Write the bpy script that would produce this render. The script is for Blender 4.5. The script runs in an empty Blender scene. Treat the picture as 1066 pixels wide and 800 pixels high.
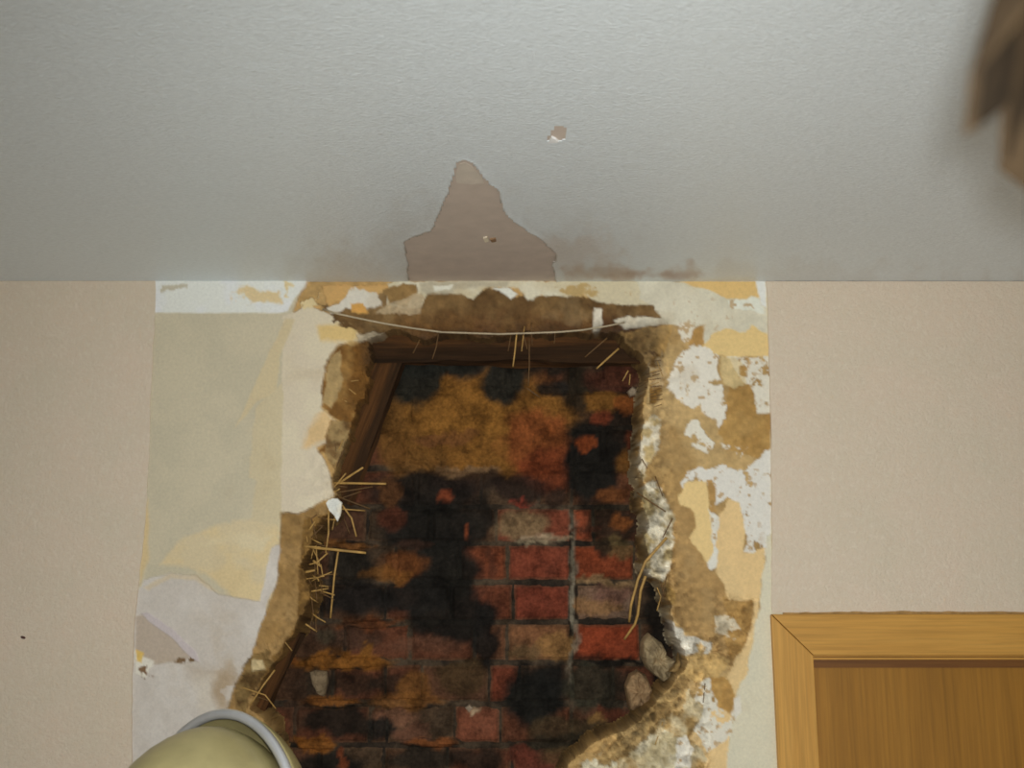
import bpy, bmesh, math, random
import numpy as np
from mathutils import Vector, Matrix
from mathutils.geometry import tessellate_polygon

# ------------------------------------------------------------------ camera, world, light
S = bpy.context.scene
COL = S.collection
PITCH = math.radians(11.0)
FPX = 1036.0
CAM = Vector((0.0, -1.86, 2.13))
CEIL = 2.695
cd = bpy.data.cameras.new('camera')
cd.sensor_width = 36.0
cd.lens = 36.0 * FPX / 1066.0
cd.clip_start = 0.02
cd.dof.use_dof = True
cd.dof.focus_distance = 1.55
cd.dof.aperture_fstop = 4.5
cam = bpy.data.objects.new('camera', cd)
COL.objects.link(cam)
cam.location = CAM
cam.rotation_euler = (math.pi / 2 + PITCH, 0, 0)
S.camera = cam

w = bpy.data.worlds.new('world')
S.world = w
w.use_nodes = True
w.node_tree.nodes['Background'].inputs[0].default_value = (0.965, 1.0, 0.995, 1)
w.node_tree.nodes['Background'].inputs[1].default_value = 0.50

fl = bpy.data.lights.new('camera_flash', 'SPOT')       # the camera's own flash
fl.energy = 54.0
fl.color = (0.985, 1.0, 0.96)
fl.spot_size = math.radians(112)
fl.spot_blend = 1.0
fl.shadow_soft_size = 0.012
flo = bpy.data.objects.new('camera_flash', fl)
COL.objects.link(flo)
flo.location = CAM + Vector((0.012, 0.0, 0.02))
flo.rotation_euler = (math.pi / 2 + math.radians(-3), 0, math.radians(-6))

S.view_settings.view_transform = 'Standard'
S.view_settings.look = 'None'
S.view_settings.exposure = 0.14
S.view_settings.gamma = 1.0
S.view_settings.use_curve_mapping = False

# ------------------------------------------------------------------ helpers
random.seed(7)
cp, sp = math.cos(PITCH), math.sin(PITCH)


def ray(px, py):
    a = (px - 533.0) / FPX
    b = (400.0 - py) / FPX
    return Vector((a, cp - sp * b, sp + cp * b))


def at(px, py, Y=0.0):                       # point of the vertical plane y = Y
    d = ray(px, py)
    return CAM + d * ((Y - CAM.y) / d.y)


def atc(px, py, Z=CEIL):                     # point of the horizontal plane z = Z
    d = ray(px, py)
    return CAM + d * ((Z - CAM.z) / d.z)


def to_px(x, y, z):
    X = x - CAM.x
    F = (y - CAM.y) * cp + (z - CAM.z) * sp
    U = -(y - CAM.y) * sp + (z - CAM.z) * cp
    return 533.0 + FPX * X / F, 400.0 - FPX * U / F


LIT = 0.60


def lin1(c):
    c = c / 255.0
    return c / 12.92 if c <= 0.04045 else ((c + 0.055) / 1.055) ** 2.4


def A(r, g, b):                              # seen colour -> albedo under the room's light
    return tuple(min(0.9, lin1(c) / LIT) for c in (r, g, b))


def A4(r, g, b):
    return A(r, g, b) + (1.0,)


def _hash(ix, iy, seed):
    h = (ix.astype(np.int64) * 374761393 + iy.astype(np.int64) * 668265263 + seed * 974711) & 0xffffffff
    h = ((h ^ (h >> 13)) * 1274126177) & 0xffffffff
    h = h ^ (h >> 16)
    return (h & 0xffff) / 65535.0


def vnoise(x, y, seed):
    ix = np.floor(x); iy = np.floor(y)
    fx = x - ix; fy = y - iy
    fx = fx * fx * (3 - 2 * fx); fy = fy * fy * (3 - 2 * fy)
    a = _hash(ix, iy, seed); b = _hash(ix + 1, iy, seed)
    c = _hash(ix, iy + 1, seed); d = _hash(ix + 1, iy + 1, seed)
    return (a + (b - a) * fx) * (1 - fy) + (c + (d - c) * fx) * fy


def fbm(x, y, wl, seed, octv=4):             # -1..1, wl = wavelength in the units of x, y
    s = 0.0; amp = 1.0; tot = 0.0
    for k in range(octv):
        s = s + amp * (vnoise(x / wl, y / wl, seed + k * 17) * 2 - 1)
        tot += amp; amp *= 0.55; wl *= 0.5
    return s / tot * 1.6


def sdf(poly, x, y):
    p = np.array(poly, float)
    d = np.full(x.shape, 1e18); inside = np.zeros(x.shape, bool)
    n = len(p)
    for i in range(n):
        ax, ay = p[i]; bx, by = p[(i + 1) % n]
        ex, ey = bx - ax, by - ay
        wx, wy = x - ax, y - ay
        t = np.clip((wx * ex + wy * ey) / (ex * ex + ey * ey + 1e-12), 0, 1)
        d = np.minimum(d, (wx - ex * t) ** 2 + (wy - ey * t) ** 2)
        c = ((ay <= y) & (by > y)) | ((by <= y) & (ay > y))
        with np.errstate(divide='ignore', invalid='ignore'):
            xi = ax + (y - ay) * ex / (ey if ey != 0 else 1e-12)
        inside ^= (c & (x < xi))
    d = np.sqrt(d)
    return np.where(inside, -d, d)


def sstep(a, b, x):
    t = np.clip((x - a) / (b - a), 0, 1)
    return t * t * (3 - 2 * t)


def link(name, me, mat, parent=None, smooth=False):
    if mat is not None:
        me.materials.append(mat)
    if smooth:
        me.polygons.foreach_set('use_smooth', [True] * len(me.polygons))
    o = bpy.data.objects.new(name, me)
    COL.objects.link(o)
    if parent is not None:
        o.parent = parent
        o.matrix_parent_inverse = Matrix.Identity(4)
    return o


def mesh(name, V, F):
    me = bpy.data.meshes.new(name)
    me.from_pydata([tuple(v) for v in V], [], F)
    me.update()
    return me


def setcol(me, col):
    a = me.color_attributes.new('tint', 'FLOAT_COLOR', 'POINT')
    c = np.ones((len(me.vertices), 4), np.float32)
    c[:, :3] = col
    a.data.foreach_set('color', c.ravel())


def tag(o, label, cat, group=None):
    o['label'] = label; o['category'] = cat
    if group:
        o['group'] = group
    return o


def struct(o):
    o['kind'] = 'structure'
    return o


def empty(name, loc=(0, 0, 0)):
    o = bpy.data.objects.new(name, None)
    o.empty_display_size = 0.05
    COL.objects.link(o)
    o.location = loc
    return o


def bm_box(bm, x0, x1, y0, y1, z0, z1):
    vs = [bm.verts.new(p) for p in ((x0, y0, z0), (x1, y0, z0), (x1, y1, z0), (x0, y1, z0),
                                    (x0, y0, z1), (x1, y0, z1), (x1, y1, z1), (x0, y1, z1))]
    for f in ((0, 3, 2, 1), (4, 5, 6, 7), (0, 1, 5, 4), (1, 2, 6, 5), (2, 3, 7, 6), (3, 0, 4, 7)):
        bm.faces.new([vs[i] for i in f])


def bm_mesh(name, bm):
    me = bpy.data.meshes.new(name)
    bm.normal_update(); bm.to_mesh(me); bm.free()
    return me


def slab_poly(name, pts, y_front, y_back):
    """upright slab: outline pts (x, z) with a front at y_front (camera side) and a back at y_back"""
    n = len(pts)
    V = [(x, y_front, z) for x, z in pts] + [(x, y_back, z) for x, z in pts]
    tris = tessellate_polygon([[Vector((x, z, 0)) for x, z in pts]])
    F = [tuple(t) for t in tris] + [tuple(n + i for i in reversed(t)) for t in tris]
    F += [(i, (i + 1) % n, n + (i + 1) % n, n + i) for i in range(n)]
    me = mesh(name, V, F)
    bm = bmesh.new(); bm.from_mesh(me); bmesh.ops.recalc_face_normals(bm, faces=bm.faces)
    bm.to_mesh(me); bm.free()
    return me


def rough_line(pts, step, amp, seed):
    """subdivide an open polyline (px) and shake it"""
    out = []
    for i in range(len(pts) - 1):
        a = Vector(pts[i]); b = Vector(pts[i + 1])
        n = max(1, int((b - a).length / step))
        for k in range(n):
            out.append(a.lerp(b, k / n))
    out.append(Vector(pts[-1]))
    xs = np.array([p.x for p in out]); ys = np.array([p.y for p in out])
    dx = fbm(xs, ys, 14, seed) * amp; dy = fbm(xs, ys, 14, seed + 5) * amp
    return [(xs[i] + (dx[i] if 0 < i < len(out) - 1 else 0), ys[i] + (dy[i] if 0 < i < len(out) - 1 else 0)) for i in range(len(out))]


# ------------------------------------------------------------------ materials
def new_mat(name, rough=0.8, spec=0.3):
    m = bpy.data.materials.new(name); m.use_nodes = True
    nt = m.node_tree; b = nt.nodes['Principled BSDF']
    b.inputs['Roughness'].default_value = rough
    b.inputs['Specular IOR Level'].default_value = spec
    return m, nt, b


def N(nt, kind, **kw):
    n = nt.nodes.new(kind)
    for k, v in kw.items():
        setattr(n, k, v)
    return n


def coords(nt, scale=(1, 1, 1)):
    t = N(nt, 'ShaderNodeTexCoord'); m = N(nt, 'ShaderNodeMapping')
    m.inputs['Scale'].default_value = scale
    nt.links.new(t.outputs['Object'], m.inputs['Vector'])
    return m.outputs['Vector']


def noise(nt, vec, scale, detail=4, rough=0.55):
    n = N(nt, 'ShaderNodeTexNoise')
    n.inputs['Scale'].default_value = scale; n.inputs['Detail'].default_value = detail
    n.inputs['Roughness'].default_value = rough
    nt.links.new(vec, n.inputs['Vector'])
    return n.outputs['Fac']


def ramp(nt, fac, stops):
    r = N(nt, 'ShaderNodeValToRGB')
    e = r.color_ramp.elements
    while len(e) < len(stops):
        e.new(0.5)
    for i, (p, c) in enumerate(stops):
        e[i].position = p; e[i].color = c if len(c) == 4 else tuple(c) + (1,)
    nt.links.new(fac, r.inputs['Fac'])
    return r.outputs['Color']


def mixc(nt, a, b, fac, mode='MIX'):
    m = N(nt, 'ShaderNodeMix'); m.data_type = 'RGBA'; m.blend_type = mode
    for sock, v in ((m.inputs[0], fac), (m.inputs[6], a), (m.inputs[7], b)):
        if hasattr(v, 'is_linked'):
            nt.links.new(v, sock)
        else:
            sock.default_value = v
    return m.outputs[2]


def bump(nt, b, height, strength, dist):
    n = N(nt, 'ShaderNodeBump')
    n.inputs['Strength'].default_value = strength; n.inputs['Distance'].default_value = dist
    nt.links.new(height, n.inputs['Height']); nt.links.new(n.outputs['Normal'], b.inputs['Normal'])


def tinted(name, rough, spec, nscale, namp, bstr, bdist, bscale, stretch=(1, 1, 1)):
    """colour held by the surface's own points, broken up by noise"""
    m, nt, b = new_mat(name, rough, spec)
    at_ = N(nt, 'ShaderNodeAttribute'); at_.attribute_name = 'tint'
    v = coords(nt, stretch)
    g = ramp(nt, noise(nt, v, nscale, 5, 0.65), [(0.25, (1 - namp,) * 3), (0.75, (1 + namp,) * 3)])
    c = mixc(nt, at_.outputs['Color'], g, 1.0, 'MULTIPLY')
    nt.links.new(c, b.inputs['Base Color'])
    bump(nt, b, noise(nt, v, bscale, 5, 0.6), bstr, bdist)
    return m


M = {}
M['plaster'] = tinted('broken plaster', 0.85, 0.25, 190, 0.09, 0.3, 0.003, 240)
M['brick'] = tinted('sooty brick', 0.85, 0.12, 150, 0.42, 0.6, 0.004, 170)
M['ceil_paper'] = tinted('ceiling woodchip paper', 0.34, 0.5, 300, 0.10, 0.7, 0.0028, 330, (0.4, 1, 1))
def soot_over(m, scale, lo):
    nt = m.node_tree; b = nt.nodes['Principled BSDF']
    src = b.inputs['Base Color'].links[0].from_socket
    v = coords(nt)
    g = ramp(nt, noise(nt, v, scale, 7, 0.7), [(0.36, (lo, lo * 0.97, lo * 0.92)), (0.56, (1.02,) * 3)])
    g2 = ramp(nt, noise(nt, v, 420, 3, 0.6), [(0.68, (1.0,) * 3), (0.80, (1.9, 1.8, 1.65))])
    c = mixc(nt, mixc(nt, src, g, 1.0, 'MULTIPLY'), g2, 1.0, 'MULTIPLY')
    nt.links.new(c, b.inputs['Base Color'])


soot_over(M['brick'], 26, 0.42)
M['lump'] = tinted('plaster lump', 0.9, 0.2, 120, 0.2, 0.6, 0.004, 150)


def wallpaper_mat():
    m, nt, b = new_mat('mottled pink beige wallpaper', 0.7, 0.3)
    v = coords(nt)
    c1 = ramp(nt, noise(nt, v, 7, 6, 0.65), [(0.3, A4(177, 166, 148)), (0.52, A4(183, 168, 151)), (0.7, A4(187, 168, 151))])
    v2 = coords(nt, (1.0, 1, 0.8))
    c2 = ramp(nt, noise(nt, v2, 120, 8, 0.75), [(0.34, A4(192, 181, 164)), (0.5, A4(181, 167, 149)), (0.63, A4(184, 167, 146)), (0.74, A4(194, 164, 128))])
    c = mixc(nt, c1, c2, 0.45)
    nt.links.new(c, b.inputs['Base Color'])
    h = N(nt, 'ShaderNodeMath', operation='ADD')
    nt.links.new(noise(nt, v, 210, 4, 0.6), h.inputs[0])
    nt.links.new(noise(nt, v2, 60, 6, 0.75), h.inputs[1])
    bump(nt, b, h.outputs[0], 0.5, 0.005)
    return m


M['wallpaper'] = wallpaper_mat()


def flat(name, col, rough=0.8, spec=0.3, nscale=40, namp=0.12, bstr=0.2, bdist=0.002, bscale=120, stretch=(1, 1, 1), metal=0.0):
    m, nt, b = new_mat(name, rough, spec)
    v = coords(nt, stretch)
    lo = tuple(c * (1 - namp) for c in col[:3]) + (1,)
    hi = tuple(min(1, c * (1 + namp)) for c in col[:3]) + (1,)
    c = ramp(nt, noise(nt, v, nscale, 5, 0.6), [(0.3, lo), (0.7, hi)])
    nt.links.new(c, b.inputs['Base Color'])
    b.inputs['Metallic'].default_value = metal
    if bstr > 0:
        bump(nt, b, noise(nt, v, bscale, 4, 0.6), bstr, bdist)
    return m


M['clay'] = flat('clay daub', A(150, 120, 76), 0.9, 0.2, 60, 0.25, 0.5, 0.004, 140)
M['bare_ceiling'] = flat('bare ceiling plaster', A(164, 152, 142), 0.85, 0.2, 35, 0.06, 0.2, 0.001, 200)
M['ceil_remnant'] = flat('thin paper backing left on the ceiling', A(170, 161, 150), 0.85, 0.2, 60, 0.06, 0.2, 0.001, 200)
M['plain_wall'] = flat('plain side wall', A(178, 168, 152), 0.8, 0.2, 20, 0.05)
M['floor'] = flat('pale floor boards', (0.58, 0.55, 0.49), 0.5, 0.4, 12, 0.15, stretch=(1, 8, 1))
M['straw'] = flat('dry straw', A(146, 114, 62), 0.6, 0.4, 60, 0.3, 0.1)
M['straw_dark'] = flat('smoke browned straw', A(84, 60, 32), 0.6, 0.35, 60, 0.3, 0.1)
M['cable'] = flat('old whitish cable', A(150, 137, 114), 0.6, 0.4, 60, 0.2, 0.1)


def wood(name, c_lo, c_mid, c_hi, axis, rough=0.5, spec=0.4, scale=26):
    m, nt, b = new_mat(name, rough, spec)
    st = [1.0, 1.0, 1.0]; st[axis] = 0.045
    v = coords(nt, tuple(st))
    f = noise(nt, v, scale, 6, 0.7)
    c = ramp(nt, f, [(0.3, A4(*c_lo)), (0.5, A4(*c_mid)), (0.7, A4(*c_hi))])
    st2 = list(st); st2[axis] = 0.03
    g = ramp(nt, noise(nt, coords(nt, tuple(st2)), scale * 9, 3, 0.6), [(0.35, (0.86,) * 3), (0.6, (1.04,) * 3)])
    c = mixc(nt, c, g, 1.0, 'MULTIPLY')
    nt.links.new(c, b.inputs['Base Color'])
    bump(nt, b, noise(nt, v, scale * 6, 3, 0.6), 0.15, 0.001)
    return m


M['oak_side'] = wood('oak casing upright grain', (158, 114, 50), (168, 124, 58), (175, 132, 66), 2)
M['oak_head'] = wood('oak casing level grain', (156, 112, 48), (166, 122, 55), (173, 130, 63), 0)
M['oak_leaf'] = wood('oak veneer door', (118, 80, 22), (130, 89, 27), (140, 98, 33), 2, 0.42, 0.4, 18)
M['char'] = wood('charred timber', (28, 20, 13), (48, 32, 19), (84, 54, 28), 0, 0.9, 0.12, 30)

# ------------------------------------------------------------------ the broken zone of the wall
XL = at(118, 400).x
XR = at(832, 640).x                      # just behind the door casing's outer edge
ZB = 1.36
RES = 0.0026

HOLE = [(386, 352), (412, 345), (440, 352), (470, 346), (505, 351), (540, 346), (575, 350), (610, 345), (640, 348), (656, 362),
        (672, 372), (677, 392), (672, 415), (670, 440), (667, 468), (664, 488), (672, 505), (667, 522), (674, 545), (673, 565), (674, 588),
        (686, 604), (697, 628), (700, 655), (707, 674), (714, 692), (704, 708), (689, 724), (674, 742), (655, 756), (632, 770),
        (606, 784), (592, 800), (580, 830), (560, 900), (330, 900), (300, 830), (290, 790), (278, 757), (262, 738), (272, 712), (290, 682), (306, 660), (317, 640),
        (322, 615), (315, 592), (322, 568), (330, 548), (344, 533), (348, 512), (344, 498), (352, 478), (362, 458), (372, 432), (381, 405), (384, 378)]

nx = int((XR - XL) / RES) + 1
nz = int((CEIL - ZB) / RES) + 1
gx = np.linspace(XL, XR, nx); gz = np.linspace(CEIL, ZB, nz)
GX, GZ = np.meshgrid(gx, gz)
PX, PY = to_px(GX, np.zeros_like(GX), GZ)

C_CLAY = A(158, 128, 82)
colr = np.empty(GX.shape + (3,)); colr[:] = C_CLAY
hgt = np.zeros(GX.shape)


NF1 = fbm(PX, PY, 5.0, 71, 3); NF2 = fbm(PX, PY, 5.0, 77, 3)


def paint(poly, c, h=None, rag=2.0, seed=1, speck=None, swl=7, soft=0.8, wl=16, alpha=1.0, c2=None, vwl=30):
    """one layer or stain of the wall: outline in picture units, colour, height in mm, raggedness"""
    global colr, hgt
    fr = min(1.6, 0.35 * rag)
    x = PX + fbm(PX, PY, wl, seed, 5) * rag + NF1 * fr
    y = PY + fbm(PX, PY, wl, seed + 91, 5) * rag + NF2 * fr
    d = sdf(poly, x, y)
    a = np.clip(0.5 - d / (2 * soft), 0, 1)
    if speck is not None:
        n = fbm(PX, PY, swl * 1.5, seed + 33, 5)
        a = a * np.clip((n - speck) / 0.18 + 0.5, 0, 1)
    a = a * alpha
    cc = np.array(A(*c))[None, None, :]
    if c2 is not None:
        t = sstep(-0.5, 0.5, fbm(PX, PY, vwl, seed + 57, 4))[..., None]
        cc = cc * (1 - t) + np.array(A(*c2))[None, None, :] * t
    colr = colr * (1 - a[..., None]) + cc * a[..., None]
    if h is not None:
        hgt = hgt * (1 - a) + h * 0.001 * a


# --- left side, from the coat next to the wallpaper inwards
paint([(100, 290), (320, 290), (300, 340), (296, 533), (290, 600), (276, 640), (262, 682), (246, 712), (236, 742), (236, 960), (100, 960)],
      (173, 163, 141), 5, 1.5, 2, c2=(168, 159, 138))
paint([(296, 330), (320, 318), (345, 327), (376, 348), (374, 356), (350, 360), (342, 374), (337, 400), (334, 424), (352, 440), (346, 458), (331, 468),
       (340, 486), (346, 505), (347, 518), (336, 522), (312, 536), (293, 534), (294, 420)], (186, 175, 153), 5, 2.0, 3, c2=(182, 170, 150))
paint([(298, 332), (308, 334), (300, 352), (292, 372), (288, 410), (268, 420), (246, 446), (268, 398), (284, 362)], (178, 163, 132), 5.3, 1.0, 4)
paint([(266, 425), (295, 400), (293, 560), (262, 545), (268, 500), (260, 498)], (176, 163, 135), 5.3, 1.2, 5)
paint([(330, 338), (364, 335), (374, 349), (366, 358), (334, 356)], (188, 162, 110), 5.2, 3, 6, soft=3)
paint([(322, 446), (340, 424), (350, 440), (346, 458), (330, 464), (316, 466)], (188, 160, 118), 5.2, 3, 7, soft=3)
paint([(166, 588), (186, 566), (222, 548), (262, 541), (290, 546), (292, 600), (278, 640), (244, 622), (214, 596), (186, 590)],
      (187, 168, 130), 5.2, 2.5, 8, soft=2.5, c2=(181, 166, 136))
paint([(200, 572), (262, 552), (284, 560), (270, 574), (238, 566)], (186, 172, 142), None, 4, 9, soft=3)
paint([(148, 540), (156, 520), (156, 580), (146, 610)], (182, 162, 124), 5.2, 1.5, 10, soft=1.5)
paint([(140, 622), (152, 604), (178, 597), (206, 599), (228, 618), (248, 624), (272, 626), (282, 570), (292, 566), (290, 600), (276, 640),
       (262, 682), (246, 712), (236, 742), (236, 960), (100, 960), (128, 740)], (179, 172, 165), 3.2, 1.5, 11, c2=(172, 164, 156))
paint([(150, 612), (178, 597), (206, 599), (228, 616), (220, 615), (204, 604), (178, 602), (156, 615)], (180, 164, 136), None, 1.0, 12, soft=1.2, alpha=0.7)
paint([(142, 642), (152, 640), (182, 660), (202, 684), (190, 690), (160, 692), (142, 690)], (160, 146, 132), 3.6, 1.0, 13, soft=1.0)
paint([(148, 638), (154, 638), (182, 656), (204, 678), (208, 690), (202, 688), (180, 664), (154, 646)], (170, 160, 160), 4.6, 0.6, 14, soft=0.8)
paint([(140, 676), (150, 684), (160, 690), (154, 706), (142, 700)], (196, 188, 176), 4.2, 2, 15, soft=1)
paint([(142, 676), (150, 680), (148, 690), (143, 688)], (190, 160, 90), None, 1, 16)
paint([(146, 695), (158, 690), (160, 702), (150, 704)], (110, 85, 62), None, 4, 17, speck=0.0, swl=5)
paint([(180, 684), (204, 682), (204, 688), (182, 690)], (96, 72, 46), None, 2, 18, speck=0.1, swl=5)
paint([(195, 690), (240, 700), (246, 712), (238, 738), (215, 742), (200, 715)], (158, 144, 128), None, 5, 19, soft=6, alpha=0.7, c2=(178, 168, 154))
paint([(222, 700), (240, 692), (250, 700), (240, 740), (226, 736), (222, 720)], (140, 116, 84), None, 4, 20, speck=0.0, swl=10, soft=6, alpha=0.6)
# white band under the ceiling, left
paint([(100, 288), (322, 288), (318, 300), (306, 314), (300, 325), (292, 327), (100, 326)], (201, 201, 194), 5.8, 0.6, 21, c2=(196, 196, 188))
paint([(164, 298), (212, 298), (212, 306), (164, 304)], (168, 160, 142), None, 4, 22, speck=0.15, swl=9, soft=1)
paint([(240, 306), (252, 300), (292, 302), (294, 316), (262, 318), (242, 314)], (190, 170, 132), None, 4, 23, speck=-0.25, swl=14, soft=1.5)
paint([(298, 296), (330, 296), (334, 318), (318, 322), (300, 310)], (190, 172, 132), 5.6, 4, 24, speck=-0.2, swl=12)
# --- clay above the hole with its paint remnants
TOPCLAY = [(330, 318), (352, 322), (400, 304), (440, 308), (480, 305), (520, 304), (560, 307), (600, 305), (640, 312), (690, 315), (700, 345),
           (690, 372), (640, 372), (380, 372), (378, 350), (352, 332)]
paint(TOPCLAY, (106, 82, 50), 0.5, 6, 30, c2=(84, 62, 36), vwl=26)
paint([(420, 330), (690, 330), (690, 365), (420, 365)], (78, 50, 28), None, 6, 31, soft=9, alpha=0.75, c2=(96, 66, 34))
paint([(334, 296), (402, 296), (404, 306), (384, 308), (340, 318)], (176, 140, 88), 2.0, 2.5, 32)
paint([(352, 318), (362, 303), (370, 300), (394, 308), (398, 318), (378, 322), (342, 326), (338, 320)], (186, 180, 168), 2.6, 3, 33)
paint([(364, 316), (378, 316), (384, 326), (366, 326)], (178, 134, 72), None, 3, 34)
paint([(376, 356), (374, 348), (390, 344), (410, 350), (412, 358), (392, 360)], (176, 162, 138), 3, 3.5, 35, c2=(150, 128, 96), vwl=12)
paint([(404, 292), (700, 292), (700, 316), (676, 316), (640, 318), (622, 314), (606, 306), (590, 311), (566, 308), (550, 314), (538, 302), (524, 299), (504, 302), (492, 312),
       (470, 305), (446, 304), (438, 320), (402, 319)], (188, 182, 162), 2.6, 2.5, 36, c2=(178, 168, 142), vwl=24)
paint([(402, 300), (432, 296), (430, 306), (424, 318), (404, 316)], (124, 98, 60), 0.8, 3.5, 37)
paint([(404, 316), (440, 306), (438, 326), (390, 326)], (158, 140, 112), 1.2, 3, 38, alpha=0.85)
paint([(436, 292), (530, 292), (528, 300), (500, 300), (440, 306)], (160, 152, 132), 2.2, 3, 39, soft=2)
paint([(512, 301), (528, 300), (540, 306), (530, 314), (520, 304)], (200, 197, 184), 3.0, 1.5, 40)
paint([(450, 298), (472, 298), (468, 304), (452, 303)], (196, 192, 178), 3.0, 2, 41)
paint([(560, 300), (660, 298), (664, 306), (600, 310)], (160, 136, 92), None, 5, 42, speck=0.25, swl=14)
paint([(618, 322), (626, 322), (627, 336), (622, 348), (616, 346)], (190, 182, 166), 2.5, 1.5, 43)
paint([(640, 335), (652, 329), (690, 332), (696, 338), (660, 342), (648, 343)], (192, 184, 166), 2.8, 2, 44)
paint([(664, 344), (702, 337), (704, 360), (694, 372), (688, 368), (650, 368), (640, 350)], (158, 126, 76), 1, 4, 45, c2=(138, 106, 60))
# --- right of the hole
RIGHTZONE = [(690, 292), (815, 292), (815, 960), (600, 960), (600, 800), (650, 760), (700, 706), (706, 690), (690, 640), (668, 590), (672, 505), (668, 440), (677, 392), (690, 368), (700, 345)]
paint(RIGHTZONE, (160, 134, 92), 0.6, 3, 50, c2=(142, 114, 72), vwl=46)
paint([(664, 292), (815, 292), (815, 355), (770, 350), (742, 352), (738, 362), (722, 352), (716, 340), (690, 337), (680, 318), (664, 312)],
      (188, 182, 164), 2.8, 3, 51, c2=(178, 172, 154), vwl=26)
paint([(704, 292), (788, 292), (790, 312), (760, 312), (740, 304), (720, 298)], (190, 160, 106), 2.4, 1.5, 52)
paint([(786, 292), (800, 292), (799, 322), (792, 318)], (202, 200, 190), 3.2, 1, 53)
paint([(758, 314), (790, 311), (799, 326), (780, 324), (762, 322)], (198, 194, 182), 3.2, 3, 54)
paint([(744, 346), (756, 343), (776, 348), (784, 340), (802, 350), (803, 372), (736, 372), (730, 362)], (197, 168, 116), 2.5, 2.0, 55)
paint([(704, 336), (722, 338), (720, 354), (712, 356), (706, 346)], (192, 184, 168), 2.8, 2.5, 56)
paint([(722, 344), (732, 340), (732, 360), (718, 362), (716, 356)], (150, 116, 68), 0.6, 2, 57)
paint([(702, 380), (712, 364), (730, 360), (748, 372), (751, 402), (740, 412), (722, 424), (704, 418), (694, 400)], (194, 188, 176), 2.8, 4, 58, speck=-0.55, swl=9)
paint([(730, 402), (752, 402), (758, 425), (760, 440), (756, 456), (748, 452), (744, 436), (730, 426)], (194, 188, 176), 2.8, 3, 59, speck=-0.8, swl=8)
paint([(756, 372), (803, 372), (804, 430), (788, 432), (780, 410), (770, 392)], (190, 184, 170), 2.4, 2, 60, speck=-0.38, swl=7)
paint([(750, 372), (770, 374), (778, 400), (772, 410), (752, 400)], (186, 166, 122), 1.8, 3, 61, alpha=0.7)
paint([(758, 405), (782, 400), (788, 432), (804, 432), (803, 466), (790, 478), (756, 470), (748, 455)], (154, 122, 72), 0.6, 4, 62, c2=(142, 110, 62), vwl=20)
paint([(770, 372), (780, 372), (776, 404), (770, 396)], (150, 118, 70), 0.6, 3, 63, speck=-0.2, swl=6)
paint([(712, 444), (726, 436), (744, 460), (736, 472), (714, 462)], (192, 186, 172), 2.6, 4, 64, speck=-0.4, swl=9)
paint([(748, 462), (776, 466), (770, 478), (752, 474)], (190, 184, 170), 2.4, 4, 65, speck=0.0, swl=9)
paint([(714, 496), (726, 487), (746, 486), (768, 492), (792, 474), (806, 466), (806, 575), (776, 580), (772, 530), (758, 520), (742, 532), (738, 502), (718, 502), (708, 514)],
      (190, 186, 178), 2.6, 4, 66, speck=-0.6, swl=7)
paint([(736, 500), (746, 500), (744, 540), (736, 538)], (150, 118, 72), 0.6, 2, 67, speck=-0.1, swl=6)
paint([(706, 518), (716, 502), (736, 502), (738, 530), (742, 558), (744, 586), (738, 588), (724, 572), (718, 560), (724, 548), (720, 530), (708, 528)], (196, 168, 118), 2.4, 2, 68)
paint([(738, 530), (750, 540), (750, 590), (742, 594), (733, 590), (742, 575)], (190, 186, 176), 2.6, 2, 69)
paint([(748, 536), (758, 522), (770, 524), (774, 545), (774, 576), (796, 570), (790, 640), (790, 690), (778, 740), (772, 800), (750, 960), (690, 960), (700, 800), (752, 720), (782, 640), (752, 625), (746, 594)],
      (194, 166, 120), 2.2, 2.5, 70, c2=(188, 162, 118))
paint([(797, 560), (815, 540), (815, 960), (748, 960), (756, 800), (764, 730), (780, 690), (788, 640), (796, 580)], (186, 179, 158), 4.6, 2, 71, c2=(182, 176, 156))
paint([(796, 288), (830, 288), (830, 575), (803, 570), (802, 400)], (186, 176, 150), 3, 1, 72)
paint([(698, 530), (712, 526), (722, 534), (722, 548), (718, 562), (728, 576), (740, 594), (752, 608), (756, 625), (784, 628), (782, 648), (776, 668), (762, 692), (744, 690), (740, 670), (716, 660), (698, 640), (694, 590)],
      (146, 117, 75), 0.8, 2.5, 73, c2=(136, 108, 68), vwl=22)
paint([(750, 622), (784, 626), (782, 650), (772, 676), (760, 690), (752, 660), (756, 640)], (128, 98, 55), 3.0, 3, 74, c2=(150, 118, 70), vwl=9)
paint([(690, 640), (700, 645), (716, 662), (742, 668), (740, 680), (706, 682), (696, 668)], (178, 172, 160), 2.2, 3, 75, speck=-0.4, swl=9)
paint([(742, 640), (764, 644), (770, 656), (762, 664), (744, 656)], (176, 164, 142), 2.4, 4, 76, speck=-0.1, swl=10)
paint([(706, 684), (746, 680), (760, 690), (740, 712), (704, 706)], (172, 142, 92), 1.0, 3, 77)
paint([(716, 744), (728, 712), (740, 704), (754, 716), (764, 730), (762, 756), (748, 776), (738, 782), (726, 764), (716, 760)], (188, 182, 168), 2.6, 3, 78, speck=-0.75, swl=9)
paint([(738, 704), (756, 706), (766, 728), (762, 744), (748, 736)], (166, 132, 78), 1.0, 3, 79, c2=(148, 114, 64), vwl=14)
paint([(764, 728), (770, 724), (772, 740), (764, 750)], (190, 184, 172), 2.6, 1.5, 80)
paint([(646, 790), (672, 766), (704, 740), (722, 716), (730, 740), (720, 770), (736, 790), (734, 900), (640, 900)], (170, 156, 126), 2.0, 6, 81, c2=(140, 114, 72), vwl=16)
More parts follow.
